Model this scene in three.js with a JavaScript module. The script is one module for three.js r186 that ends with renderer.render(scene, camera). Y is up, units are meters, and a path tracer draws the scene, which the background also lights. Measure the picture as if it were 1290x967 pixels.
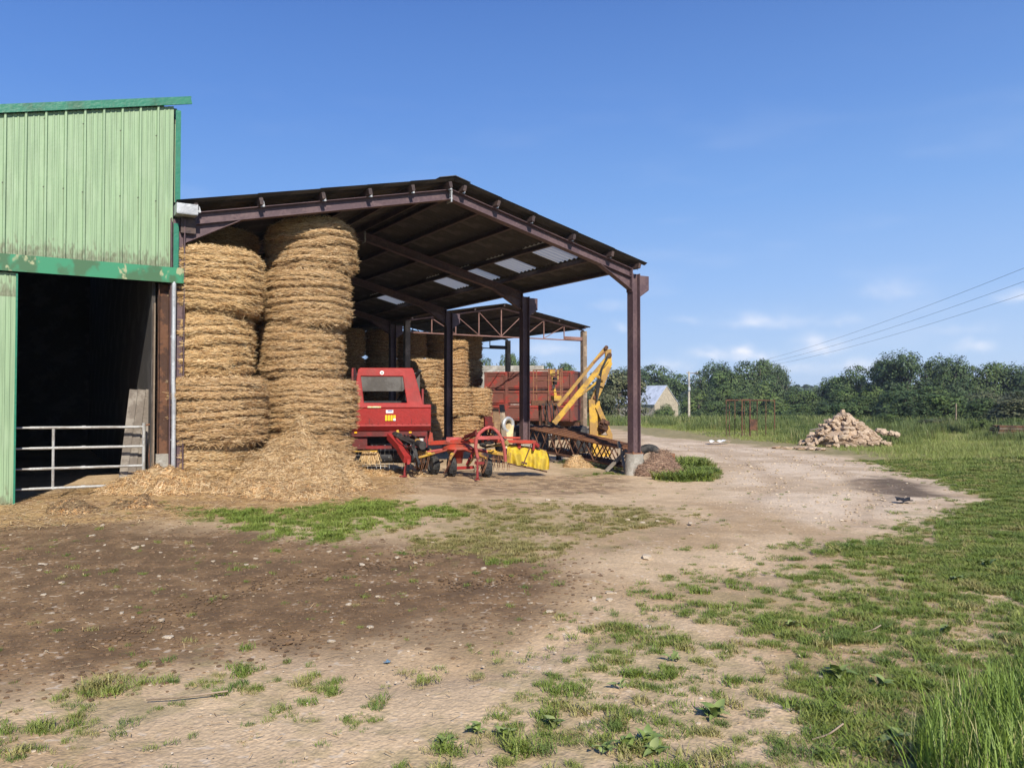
import * as THREE from 'three';
import { mergeGeometries } from 'three/addons/utils/BufferGeometryUtils.js';

// ---------- camera ----------
const F = 1000, CX = 645, CY = 483.5, EYE = 1.6, PITCH = Math.atan(21.5 / 1000);
const scene = new THREE.Scene();
const camera = new THREE.PerspectiveCamera(2 * Math.atan(CY / F) * 180 / Math.PI, 1290 / 967, 0.05, 3000);
camera.position.set(0, EYE, 0);
camera.rotation.x = PITCH;
const renderer = new THREE.WebGLRenderer({ antialias: true });
renderer.toneMapping = THREE.LinearToneMapping;
renderer.toneMappingExposure = 1.18;
renderer.shadowMap.enabled = true;

// ---------- random numbers and noise ----------
function rngFrom(seed) { let a = seed >>> 0; return () => { a = (a + 0x6D2B79F5) | 0; let t = Math.imul(a ^ (a >>> 15), 1 | a); t = (t + Math.imul(t ^ (t >>> 7), 61 | t)) ^ t; return ((t ^ (t >>> 14)) >>> 0) / 4294967296; }; }
const rnd = rngFrom(20240611);
const rr = (a, b, r = rnd) => a + (b - a) * r();
const NT = new Float32Array(256 * 256); { const r = rngFrom(77); for (let i = 0; i < NT.length; i++) NT[i] = r(); }
function vn(x, y, p = 256) {                                    // value noise, period p (integer)
  const xi = Math.floor(x), yi = Math.floor(y); let fx = x - xi, fy = y - yi;
  fx = fx * fx * (3 - 2 * fx); fy = fy * fy * (3 - 2 * fy);
  const x0 = ((xi % p) + p) % p, y0 = ((yi % p) + p) % p, x1 = (x0 + 1) % p, y1 = (y0 + 1) % p;
  const a = NT[y0 * 256 + x0], b = NT[y0 * 256 + x1], c = NT[y1 * 256 + x0], d = NT[y1 * 256 + x1];
  return a + (b - a) * fx + (c - a) * fy + (a - b - c + d) * fx * fy;
}
function fbm(x, y, o = 4) { let s = 0, a = 0.5, n = 0; for (let i = 0; i < o; i++) { s += a * vn(x + 17.3 * i, y + 9.1 * i); n += a; a *= 0.5; x *= 2.03; y *= 2.03; } return s / n; }
function fbmP(u, v, f, o = 4, fy = f) { let s = 0, a = 0.5, n = 0; for (let i = 0; i < o; i++) { const p = Math.min(256, f), q = Math.min(256, fy); s += a * vnP(u * f, v * fy, p, q); n += a; a *= 0.5; f *= 2; fy *= 2; } return s / n; }
function vnP(x, y, p, q) {
  const xi = Math.floor(x), yi = Math.floor(y); let fx = x - xi, fy = y - yi; fx = fx * fx * (3 - 2 * fx); fy = fy * fy * (3 - 2 * fy);
  const x0 = ((xi % p) + p) % p, y0 = ((yi % q) + q) % q, x1 = (x0 + 1) % p, y1 = (y0 + 1) % q;
  const a = NT[y0 * 256 + x0], b = NT[y0 * 256 + x1], c = NT[y1 * 256 + x0], d = NT[y1 * 256 + x1];
  return a + (b - a) * fx + (c - a) * fy + (a - b - c + d) * fx * fy;
}
const clamp = (x, a = 0, b = 1) => x < a ? a : x > b ? b : x;
const sm = (a, b, x) => { const t = clamp((x - a) / (b - a)); return t * t * (3 - 2 * t); };
const mix = (a, b, t) => a + (b - a) * t;
const mix3 = (a, b, t) => [a[0] + (b[0] - a[0]) * t, a[1] + (b[1] - a[1]) * t, a[2] + (b[2] - a[2]) * t];
const V = (x, y, z) => new THREE.Vector3(x, y, z);

// ---------- pixels (of the 1290 x 967 photograph) to directions and points ----------
const cP = Math.cos(PITCH), sP = Math.sin(PITCH);
function dirOf(px, py) { const x = (px - CX) / F, y = -(py - CY) / F; return V(x, cP * y + sP, sP * y - cP); }
function at(px, py, depth) { const r = dirOf(px, py); return V(0, EYE, 0).addScaledVector(r, depth / -r.z); }

// ---------- sky ----------
const SUN_AZ = -16 * Math.PI / 180, SUN_EL = 37 * Math.PI / 180;   // azimuth from straight behind the camera, positive to its left
const sunDir = V(-Math.sin(SUN_AZ) * Math.cos(SUN_EL), Math.sin(SUN_EL), Math.cos(SUN_AZ) * Math.cos(SUN_EL));
{
  const W = 2048, H = 1024, data = new Float32Array(W * H * 4);
  const stops = [[-90, .30, .34, .36], [-3, .42, .52, .66], [0, .46, .59, .78], [3, .39, .55, .80], [8, .275, .455, .79], [14, .180, .355, .725], [20, .122, .268, .635], [27, .084, .196, .52], [40, .056, .145, .42], [90, .03, .10, .36]];
  const clouds = [  // pixel position, half-width and half-height in degrees, density
    [937, 441, .75, .42, .95], [895, 446, 1.3, .42, .55], [945, 450, 1.8, .4, .6], [1022, 428, 1.0, .55, .45], [1032, 440, 1.5, .6, .62], [975, 407, 2.8, .55, .28], [955, 404, 1.0, .6, .35],
    [1128, 368, 2.0, .9, .22], [1225, 437, 1.2, .5, .45], [1085, 462, 2.4, .6, .5], [1286, 373, 1.2, .5, .55], [862, 404, 1.2, .35, .2], [785, 412, .9, .4, .35], [770, 385, 1.4, .5, .16], [845, 462, 1.5, .6, .35], [1215, 415, 2.0, .4, .18], [985, 465, 2.5, .5, .35], [690, 440, 2.5, .6, .3], [1060, 405, 1.5, .4, .15]].map(([px, py, w, h, k]) => { const d = dirOf(px, py).normalize(); return [Math.atan2(d.x, -d.z) * 180 / Math.PI, Math.asin(d.y) * 180 / Math.PI, w, h, k]; });
  for (let j = 0; j < H; j++) {
    const el = ((j + .5) / H - .5) * 180; let s = 0; while (s < stops.length - 2 && stops[s + 1][0] < el) s++;
    const a = stops[s], b = stops[s + 1], t = clamp((el - a[0]) / (b[0] - a[0]));
    for (let i = 0; i < W; i++) {
      const phi = ((i + .5) / W - .5) * 2 * Math.PI, x = Math.cos(phi), z = Math.sin(phi);
      const az = Math.atan2(x, -z) * 180 / Math.PI;
      let c = [mix(a[1], b[1], t), mix(a[2], b[2], t), mix(a[3], b[3], t)];
      const g = 1 + .09 * Math.sin(az * Math.PI / 180);           // a little paler to the east
      c = [c[0] * g * g, c[1] * g, c[2]];
      if (el > -2 && el < 45) {
        let k = 0;
        const wx = az + (fbm(az * 1.1 + 50, el * 1.7 + 90, 3) - .5) * 1.5, wy = el + (fbm(az * 1.3 + 150, el * 2 + 20, 3) - .5) * .6;
        for (const q of clouds) { const dx = (wx - q[0]) / q[2], dy = (wy - q[1]) / (wy > q[1] ? q[3] : q[3] * .6); const e = dx * dx + dy * dy; if (e < 6) k += q[4] * Math.exp(-e * 1.4) * (.55 + .9 * fbm(az * 3 + 9, el * 5 + 40, 3)); }
        // fair-weather cumulus low round the rest of the horizon
        if (Math.abs(az) > 40) k += sm(.58, .78, fbm(az * .35 + 300, el * 1.2 + 60, 4)) * .5 * sm(0, 2, el) * (1 - sm(6, 12, el));
        k += sm(.5, .9, fbm(az * .12 + 33, el * .5 + 7, 4)) * .12 * (1 - sm(8, 24, el));
        c = mix3(c, [.84, .85, .92], clamp(k));
      }
      const o = (j * W + i) * 4; data[o] = c[0]; data[o + 1] = c[1]; data[o + 2] = c[2]; data[o + 3] = 1;
    }
  }
  const t = new THREE.DataTexture(data, W, H, THREE.RGBAFormat, THREE.FloatType);
  t.mapping = THREE.EquirectangularReflectionMapping; t.magFilter = t.minFilter = THREE.LinearFilter; t.wrapS = THREE.RepeatWrapping; t.needsUpdate = true;
  scene.background = t; scene.environment = t;
}
const sun = new THREE.DirectionalLight(new THREE.Color(1, .93, .82), 5);
sun.position.copy(sunDir).multiplyScalar(120).add(V(0, 0, -20)); sun.target.position.set(0, 0, -20); scene.add(sun, sun.target);
sun.castShadow = true; sun.shadow.mapSize.set(4096, 4096); Object.assign(sun.shadow.camera, { left: -60, right: 60, top: 60, bottom: -60, near: 1, far: 300 });

// ---------- names, tags, geometry collector ----------
const taken = new Map();
function numbered(n) { const k = taken.get(n) || 0; taken.set(n, k + 1); return k ? `${n}_${String(k).padStart(3, '0')}` : n; }
function tag(o, label, category, group, kind) { o.userData = { ...o.userData, label, category }; if (group) o.userData.group = group; if (kind) o.userData.kind = kind; return o; }
function thing(name, label, category, pos = V(0, 0, 0), turn = 0, group) { const o = new THREE.Group(); o.name = numbered(name); o.position.copy(pos); o.rotation.y = turn; scene.add(o); return tag(o, label, category, group); }
function copyOf(root, pos, turn, label, group) { const c = root.clone(); c.name = numbered(root.name.replace(/_\d{3}$/, '')); c.userData = { ...root.userData }; scene.add(c); c.position.copy(pos); c.rotation.y = turn; if (label) c.userData.label = label; if (group) c.userData.group = group; return c; }
const Z = V(0, 0, 1), tmpM = new THREE.Matrix4(), tmpQ = new THREE.Quaternion();
function metricUV(g) {
  const p = g.attributes.position, n = g.attributes.normal, uv = new Float32Array(p.count * 2);
  for (let i = 0; i < p.count; i += 3) {
    let nx = 0, ny = 0, nz = 0; for (let k = 0; k < 3; k++) { nx += Math.abs(n.getX(i + k)); ny += Math.abs(n.getY(i + k)); nz += Math.abs(n.getZ(i + k)); }
    for (let k = 0; k < 3; k++) { const x = p.getX(i + k), y = p.getY(i + k), z = p.getZ(i + k); const [u, v] = ny >= nx && ny >= nz ? [x, z] : nx >= nz ? [z, y] : [x, y]; uv[(i + k) * 2] = u; uv[(i + k) * 2 + 1] = v; }
  }
  g.setAttribute('uv', new THREE.BufferAttribute(uv, 2)); return g;
}
class Geo {
  constructor() { this.l = []; }
  add(g, m) { if (g.index) g = g.toNonIndexed(); else g = g.clone(); for (const k of Object.keys(g.attributes)) if (k !== 'position' && k !== 'normal') g.deleteAttribute(k); if (m) { g.applyMatrix4(m); if (m.determinant() < 0) for (const k of ['position', 'normal']) { const a = g.attributes[k].array; for (let i = 0; i < a.length; i += 9) for (let c = 3; c < 6; c++) { const q = a[i + c]; a[i + c] = a[i + c + 3]; a[i + c + 3] = q; } } } this.l.push(g); return this; }
  box(w, h, d, x = 0, y = 0, z = 0, rx = 0, ry = 0, rz = 0) { tmpM.compose(V(x, y, z), new THREE.Quaternion().setFromEuler(new THREE.Euler(rx, ry, rz)), V(1, 1, 1)); return this.add(chamfer(w, h, d), tmpM); }
  bar(p, q, w, h = w, up = V(0, 1, 0)) {                       // beam from p to q, width w across, height h along up
    const d = q.clone().sub(p), len = d.length(); d.normalize(); let x = up.clone().cross(d); if (x.lengthSq() < 1e-6) x = V(1, 0, 0).cross(d); if (x.lengthSq() < 1e-6) x = V(0, 0, 1); x.normalize(); const y = d.clone().cross(x);
    const m = new THREE.Matrix4().makeBasis(x, y, d).setPosition(p.clone().add(q).multiplyScalar(.5)); return this.add(chamfer(w, h, len), m);
  }
  ibeam(p, q, w, h, t = .012, up = V(0, 1, 0)) {               // I-section, flanges across up
    const d = q.clone().sub(p), len = d.length(); d.normalize(); let x = up.clone().cross(d).normalize(); const y = d.clone().cross(x);
    const m = new THREE.Matrix4().makeBasis(x, y, d).setPosition(p.clone().add(q).multiplyScalar(.5));
    for (const s of [-1, 1]) this.add(chamfer(w, t, len), m.clone().multiply(new THREE.Matrix4().makeTranslation(0, s * (h - t) / 2, 0)));
    return this.add(chamfer(t, h - 2 * t, len), m);
  }
  cyl(p, q, r1, r2 = r1, n = 10, open = false) {
    const d = q.clone().sub(p), len = d.length(); tmpQ.setFromUnitVectors(V(0, 1, 0), d.normalize());
    return this.add(new THREE.CylinderGeometry(r2, r1, len, n, 1, open), new THREE.Matrix4().compose(p.clone().add(q).multiplyScalar(.5), tmpQ, V(1, 1, 1)));
  }
  tube(pts, r, n = 6, seg = pts.length * 4) { return this.add(new THREE.TubeGeometry(new THREE.CatmullRomCurve3(pts), seg, r, n, false)); }
  bent(pts, r, n = 8) { for (let i = 0; i + 1 < pts.length; i++) { this.cyl(pts[i], pts[i + 1], r, r, n); if (i) this.add(new THREE.SphereGeometry(r, n, 6), new THREE.Matrix4().makeTranslation(pts[i].x, pts[i].y, pts[i].z)); } return this; }
  lathe(pts, n, m) { return this.add(new THREE.LatheGeometry(pts.map(p => new THREE.Vector2(...p)), n), m); }
  extrude(pts, depth, m, bevel = .01, holes = []) { const s = new THREE.Shape(pts.map(p => new THREE.Vector2(...p))); for (const h of holes) s.holes.push(new THREE.Path(h.map(p => new THREE.Vector2(...p)))); const g = new THREE.ExtrudeGeometry(s, { depth, bevelEnabled: bevel > 0, bevelSize: bevel, bevelThickness: bevel, bevelSegments: 1, curveSegments: 6 }); return this.add(g, m); }
  geo() { const g = mergeGeometries(this.l); return metricUV(g); }
  mesh(name, mat, parent) { const o = new THREE.Mesh(this.geo(), mat); o.name = name; o.castShadow = o.receiveShadow = true; if (parent) parent.add(o); else { o.name = numbered(name); scene.add(o); } return o; }
}
const chCache = new Map();
function chamfer(w, h, d) {                                    // box with small chamfered long edges
  const key = `${w.toFixed(3)},${h.toFixed(3)},${d.toFixed(3)}`; if (chCache.has(key)) return chCache.get(key);
  const c = Math.min(.006, Math.min(w, h, d) * .2), P = [];
  const X = w / 2, Y = h / 2, D = d / 2, ring = [[X - c, -Y], [X, -Y + c], [X, Y - c], [X - c, Y], [-X + c, Y], [-X, Y - c], [-X, -Y + c], [-X + c, -Y]];
  for (let i = 0; i < 8; i++) { const a = ring[i], b = ring[(i + 1) % 8]; P.push(a[0], a[1], -D, b[0], b[1], -D, b[0], b[1], D, a[0], a[1], -D, b[0], b[1], D, a[0], a[1], D); }
  for (let i = 1; i < 7; i++) { P.push(ring[0][0], ring[0][1], D, ring[i][0], ring[i][1], D, ring[i + 1][0], ring[i + 1][1], D); P.push(ring[0][0], ring[0][1], -D, ring[i + 1][0], ring[i + 1][1], -D, ring[i][0], ring[i][1], -D); }
  const g = new THREE.BufferGeometry(); g.setAttribute('position', new THREE.Float32BufferAttribute(P, 3)); g.computeVertexNormals(); chCache.set(key, g); return g;
}
const meshOf = (geometry, mat, name, parent) => { const o = new THREE.Mesh(geometry, mat); o.castShadow = o.receiveShadow = true; if (parent) { o.name = name; parent.add(o); } else { o.name = numbered(name); scene.add(o); } return o; };

// ---------- textures and materials ----------
const toS = x => Math.round(255 * clamp(x <= .0031308 ? 12.92 * x : 1.055 * Math.pow(x, 1 / 2.4) - .055));
function colorTex(w, h, fn, rx = 1, ry = rx) {                 // fn(u, v) gives linear rgb
  const d = new Uint8Array(w * h * 4); for (let j = 0; j < h; j++) for (let i = 0; i < w; i++) { const c = fn((i + .5) / w, (j + .5) / h), o = (j * w + i) * 4; d[o] = toS(c[0]); d[o + 1] = toS(c[1]); d[o + 2] = toS(c[2]); d[o + 3] = 255; }
  const t = new THREE.DataTexture(d, w, h); t.colorSpace = THREE.SRGBColorSpace; return fin(t, rx, ry);
}
function grayTex(w, h, fn, rx = 1, ry = rx) { const d = new Uint8Array(w * h * 4); for (let j = 0; j < h; j++) for (let i = 0; i < w; i++) { const c = Math.round(255 * clamp(fn((i + .5) / w, (j + .5) / h))), o = (j * w + i) * 4; d[o] = d[o + 1] = d[o + 2] = c; d[o + 3] = 255; } return fin(new THREE.DataTexture(d, w, h), rx, ry); }
function fin(t, rx, ry) { t.wrapS = t.wrapT = THREE.RepeatWrapping; t.magFilter = THREE.LinearFilter; t.minFilter = THREE.LinearMipmapLinearFilter; t.generateMipmaps = true; t.repeat.set(rx, ry); t.needsUpdate = true; return t; }
const std = o => new THREE.MeshStandardMaterial({ roughness: .8, side: THREE.DoubleSide, ...o });
const grit = grayTex(256, 256, (u, v) => fbmP(u, v, 16, 4), 2);
function weathered(base, worn, amount, rough, scale = .8, metal = 0, bump = .003) {   // paint or plain surface with worn patches
  const map = colorTex(256, 256, (u, v) => { const n = fbmP(u, v, 4, 6), f = fbmP(u + .37, v + .11, 32, 3), k = sm(1 - amount - .07, 1 - amount + .07, n * .75 + f * .25 + .1); const b = mix3(base, worn, k), s = .82 + .36 * f; return [b[0] * s, b[1] * s, b[2] * s]; }, scale);
  const roughnessMap = grayTex(64, 64, (u, v) => clamp(rough + .12 * (fbmP(u, v, 6, 4) - .5)), scale);
  return std({ map, roughnessMap, roughness: 1, metalness: metal, bumpMap: grit, bumpScale: bump });
}
const M = {
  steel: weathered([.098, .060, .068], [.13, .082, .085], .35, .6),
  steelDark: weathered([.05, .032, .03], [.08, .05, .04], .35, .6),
  redPaint: weathered([.33, .022, .019], [.26, .022, .018], .3, .68, .9),
  redDeep: weathered([.21, .014, .013], [.11, .018, .015], .38, .68, .9),
  orangeRed: weathered([.44, .05, .024], [.28, .06, .035], .4, .62, 1.6),
  pinkRed: weathered([.48, .09, .085], [.33, .07, .055], .42, .65, 1.6),
  trailerRed: weathered([.32, .042, .028], [.17, .06, .042], .46, .75, .7),
  yellow: weathered([.58, .35, .04], [.34, .20, .06], .42, .62, 1.1),
  yellowCloth: weathered([.56, .40, .02], [.40, .28, .03], .38, .75, 1.4),
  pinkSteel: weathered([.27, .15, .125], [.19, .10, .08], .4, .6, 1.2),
  rust: weathered([.15, .065, .035], [.26, .12, .06], .45, .9, 1.1),
  rustDark: weathered([.07, .036, .024], [.14, .065, .035], .4, .9, 1.1),
  tyre: weathered([.022, .022, .022], [.06, .055, .05], .4, .85, 1.5),
  black: weathered([.02, .02, .022], [.05, .046, .042], .35, .7),
  galv: weathered([.52, .54, .55], [.40, .41, .42], .4, .45, 1.2, .35),
  galvRail: weathered([.44, .44, .42], [.30, .28, .25], .35, .5, 1.5, .2),
  concrete: weathered([.44, .42, .37], [.30, .28, .24], .4, .95, 1.1, 0, .006),
  concreteDark: weathered([.20, .19, .18], [.14, .13, .12], .4, .9, 1),
  wood: weathered([.34, .26, .185], [.20, .15, .105], .45, .9, 1.2, 0, .004),
  woodGrey: weathered([.30, .265, .22], [.19, .16, .13], .45, .92, 1.2, 0, .004),
  timber: weathered([.30, .19, .10], [.18, .11, .06], .45, .9, 1.2, 0, .004),
  woodPale: weathered([.55, .50, .40], [.42, .37, .29], .4, .9, .6),
  woodDark: weathered([.12, .085, .06], [.2, .15, .11], .4, .92, 1.2),
  woodBits: weathered([.26, .17, .11], [.14, .09, .06], .5, .95, 4, 0, .03),
  white: weathered([.80, .79, .75], [.6, .58, .53], .3, .6),
  amber: std({ color: new THREE.Color().setRGB(.85, .45, .02), roughness: .3 }),
  yellowPlate: std({ color: new THREE.Color().setRGB(.85, .55, .02), roughness: .4 }),
  greenTrim: weathered([.016, .175, .105], [.025, .12, .065], .28, .42, .8),
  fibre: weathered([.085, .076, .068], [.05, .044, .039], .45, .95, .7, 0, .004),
  stone: weathered([.50, .40, .30], [.36, .29, .22], .45, .92, 1.3, 0, .01),
  roofTin: weathered([.72, .76, .80], [.56, .60, .64], .35, .4, .5, .3),
};
// straw: many short strokes, tileable
function strawCanvas(size, n, spread, seed, dark) {
  const c = document.createElement('canvas'); c.width = c.height = size; const g = c.getContext('2d'), r = rngFrom(seed);
  g.fillStyle = dark ? '#6b4a26' : '#966c38'; g.fillRect(0, 0, size, size); g.lineCap = 'round';
  const tones = ['#7f5b36', '#ad8655', '#cda36e', '#e2bb8a', '#eed0a8', '#ba8f5d', '#91693f', '#d7ae79', '#9f784f', '#543a22'];
  for (let i = 0; i < n; i++) {
    const x = r() * size, y = r() * size, a = (r() - .5 + (r() - .5)) * spread, l = size * (.02 + .07 * r()), dx = Math.cos(a) * l, dy = Math.sin(a) * l;
    g.strokeStyle = tones[Math.floor(r() * tones.length)]; g.lineWidth = size / 512 * (1.2 + 1.6 * r());
    for (const ox of [-size, 0, size]) for (const oy of [-size, 0, size]) { if (x + ox < -100 || x + ox > size + 100 || y + oy < -100 || y + oy > size + 100) continue; g.beginPath(); g.moveTo(x + ox, y + oy); g.lineTo(x + ox + dx, y + oy + dy); g.stroke(); }
  }
  return c;
}
function canvasTex(c, rx, ry, srgb = true) { const t = new THREE.CanvasTexture(c); if (srgb) t.colorSpace = THREE.SRGBColorSpace; return fin(t, rx, ry); }
const cvA = strawCanvas(1024, 9000, .8, 5), cvB = strawCanvas(1024, 9000, 6.3, 6);
M.straw = std({ map: canvasTex(cvA, 1, 1), bumpMap: canvasTex(cvA, 1, 1, false), bumpScale: .02, roughness: .9 });
M.strawTints = [[1, 1, 1], [.86, .80, .72], [1.06, 1.02, .94], [.92, .88, .86]].map(c => { const m = M.straw.clone(); m.color.setRGB(...c); return m; });
M.strawMess = std({ map: canvasTex(cvB, .9, .9), bumpMap: canvasTex(cvB, .9, .9, false), bumpScale: .025, roughness: .9 });
M.strand = std({ vertexColors: true, roughness: .75 });
M.strandTints = [[1, 1, 1], [.86, .80, .72], [1.06, 1.02, .94], [.92, .88, .86]].map(c => { const m = M.strand.clone(); m.color.setRGB(...c); return m; });

// ---------- the shed's own axes: lx along the gable, t into the shed ----------
const TH = 31.6 * Math.PI / 180, cT = Math.cos(TH), sT = Math.sin(TH), LX0 = -5.17, LD0 = 12.5;
const S = (lx, y, t) => V(LX0 + cT * lx - sT * t, y, -(LD0 + sT * lx + cT * t));
const toLocal = (x, d) => [(x - LX0) * cT + (d - LD0) * sT, -(x - LX0) * sT + (d - LD0) * cT];

// ---------- lie of the land ----------
function landBase(x, d) {
  const [lx, t] = toLocal(x, d);
  let h = .15 * sm(8, 0, lx) * sm(4, 11, d) * (1 - sm(30, 45, d));
  h += .10 * Math.exp(-(((lx + .2) / 1.3) ** 2) - ((t + .45) / .9) ** 2);
  h -= 1.5 * sm(42, 120, d) + 1.2 * sm(110, 230, d); h += 4.2 * sm(270, 470, d);
  return h;
}
function land(x, d) {
  let h = landBase(x, d);
  if (d < 60) { h += .05 * (fbm(x * .45 + 40, d * .45 + 70, 3) - .5) + .022 * (fbm(x * 3 + 10, d * 3 + 20, 3) - .5); }
  if (d > 20) h += .22 * (fbm(x * .12 + 5, d * .12 + 5, 3) - .5) * sm(20, 45, d) * 1.5;
  return h;
}
function groundAt(px, py) { let d = 20; for (let i = 0; i < 12; i++) { const r = dirOf(px, py); const y = d > 300 ? 0 : landBase(r.x / -r.z * d, d); d = clamp((EYE - y) / Math.max(1e-4, r.y / r.z), 1, 200); } const r = dirOf(px, py); return [r.x / -r.z * d, d]; }
const onLand = (px, py, lift = 0) => { const [x, d] = groundAt(px, py); return V(x, land(x, d) + lift, -d); };

// ---------- what covers the ground: outlines on the ground, rasterised once ----------
const GX0 = -18, GX1 = 26, GD0 = .5, GD1 = 54, GS = .125, GW = Math.round((GX1 - GX0) / GS), GH = Math.round((GD1 - GD0) / GS);
function polyLayer(pts, soft) {
  const P = pts.map(p => p.length === 3 ? [p[1], p[2]] : groundAt(p[0], p[1])), a = new Float32Array(GW * GH);
  for (let j = 0; j < GH; j++) for (let i = 0; i < GW; i++) {
    const x = GX0 + (i + .5) * GS, y = GD0 + (j + .5) * GS; let inside = false, best = 1e9;
    for (let k = 0, m = P.length - 1; k < P.length; m = k++) {
      const [ax, ay] = P[m], [bx, by] = P[k]; if ((ay > y) !== (by > y) && x < (bx - ax) * (y - ay) / (by - ay) + ax) inside = !inside;
      const ex = bx - ax, ey = by - ay, q = clamp(((x - ax) * ex + (y - ay) * ey) / (ex * ex + ey * ey + 1e-9)), dx = x - ax - q * ex, dy = y - ay - q * ey, dd = dx * dx + dy * dy; if (dd < best) best = dd;
    }
    a[j * GW + i] = sm(-soft, soft, (inside ? 1 : -1) * Math.sqrt(best));
  }
  return a;
}
function look(a, x, d) { const u = clamp((x - GX0) / GS - .5, 0, GW - 1.001), v = clamp((d - GD0) / GS - .5, 0, GH - 1.001), i = u | 0, j = v | 0, fx = u - i, fy = v - j, o = j * GW + i; return (a[o] * (1 - fx) + a[o + 1] * fx) * (1 - fy) + (a[o + GW] * (1 - fx) + a[o + GW + 1] * fx) * fy; }
const w = (x, d) => ['w', x, d];
const LAY = {
  bare: polyLayer([w(-18, 60), w(-18, .4), w(-2.4, .4), [440, 967], [640, 895], [880, 800], [1030, 715], [1160, 655], [1228, 634], [1195, 612], [1120, 590], [1050, 574], [970, 564], [900, 556], [820, 549], [790, 545], w(4, 60)], .5),
  mixed: polyLayer([w(-1.6, .4), [440, 967], [640, 895], [880, 800], [1030, 715], [1160, 655], [1240, 690], [1262, 760], [1215, 830], [1130, 890], [1040, 967], w(1.2, .4)], .35),
  dark: polyLayer([w(-14, 9.6), [0, 655], [120, 655], [330, 672], [480, 686], [640, 690], [740, 722], [690, 772], [520, 808], [330, 818], [180, 848], [0, 868], w(-8, 4.3)], .55),
  straw: polyLayer([w(-14, 11.5), [0, 632], [60, 618], [220, 598], [300, 600], [480, 598], [520, 606], [500, 636], [420, 648], [240, 652], [100, 662], [0, 666], w(-14, 9.7)], .3),
  green: polyLayer([[236, 640], [330, 640], [470, 626], [560, 634], [580, 650], [500, 664], [430, 680], [340, 674]], .3),
  olive: polyLayer([[520, 636], [700, 632], [850, 640], [870, 655], [820, 690], [700, 705], [520, 690], [470, 670]], .9),
  low: polyLayer([[90, 868], [260, 834], [470, 845], [400, 880], [260, 900], [180, 967], w(-3.5, 2.5), w(-4, 4.2), [0, 890]], .35),
  scatter: polyLayer([[100, 890], [300, 835], [560, 828], [760, 780], [960, 700], [1080, 680], [1030, 715], [880, 800], [640, 895], [440, 967], w(-2, 2)], .6),
  yardgrass: polyLayer([[700, 580], [790, 583], [795, 598], [740, 600], [690, 595]], .3),
  clump: polyLayer([[835, 582], [880, 578], [905, 592], [895, 607], [830, 606]], .25),
  trash: polyLayer([[555, 588], [660, 600], [740, 596], [790, 602], [770, 625], [600, 625], [520, 612]], .4),
  mud: polyLayer([[1070, 604], [1120, 600], [1175, 612], [1190, 624], [1130, 628], [1085, 615]], .3),
  road: polyLayer([[1228, 634], [1195, 612], [1120, 590], [1050, 574], [970, 564], [900, 556], [820, 549], [790, 545], [800, 556], [838, 566], [900, 580], [920, 610], [930, 640], [1030, 660], [1160, 650]], .8),
  tall: polyLayer([w(1.6, .5), [1150, 967], [1185, 935], [1240, 895], [1300, 868], [1500, 850], w(9, 4.4), w(9, .5)], .2),
  verge: polyLayer([[780, 536], [900, 549], [985, 557], [1060, 566], [1130, 580], [1200, 594], [1300, 606], w(22, 16), w(26, 20), w(26, 54), w(6, 54)], 1.2),
};
const RUT = (() => {                                             // wheel tracks worn along the way through the yard
  const P = [[815, 551], [860, 557], [930, 570], [1000, 590], [1040, 612], [1010, 645], [900, 690], [720, 750], [520, 800]].map(p => groundAt(...p)), a = new Float32Array(GW * GH);
  for (let j = 0; j < GH; j++) for (let i = 0; i < GW; i++) { const x = GX0 + (i + .5) * GS, y = GD0 + (j + .5) * GS; let best = 1e9; for (let k = 1; k < P.length; k++) { const [ax, ay] = P[k - 1], ex = P[k][0] - ax, ey = P[k][1] - ay, q = clamp(((x - ax) * ex + (y - ay) * ey) / (ex * ex + ey * ey)), dx = x - ax - q * ex, dy = y - ay - q * ey; best = Math.min(best, Math.hypot(dx, dy)); } a[j * GW + i] = Math.exp(-(((best - .85) / .2) ** 2)) + .5 * Math.exp(-(((best - 1.9) / .22) ** 2)); }
  return a;
})();
function cover(x, d) {                                          // how much of the ground is under grass here
  const wx = x + (fbm(x * 1.3 + 3, d * 1.3 + 8, 3) - .5) * 1.1, wd = d + (fbm(x * 1.3 + 60, d * 1.3 + 30, 3) - .5) * 1.1;
  let c = 1 - look(LAY.bare, wx, wd); c = mix(c, .55, look(LAY.mixed, wx, wd));
  c = Math.max(c, .62 * look(LAY.green, wx, wd), .50 * look(LAY.olive, wx, wd), .48 * look(LAY.low, wx, wd), .30 * look(LAY.scatter, wx, wd), .55 * look(LAY.yardgrass, x, d), look(LAY.clump, x, d));
  return c;
}
function grassMask(x, d) { const c = cover(x, d), n = clamp((fbm(x * 1.9 + 5, d * 1.9 + 1, 3) * .45 + fbm(x * 8 + 50, d * 8 + 10, 3) * .55 - .5) * 1.9 + .5); return sm(1 - c - .2, 1 - c + .17, n * .96 + .02); }
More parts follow.
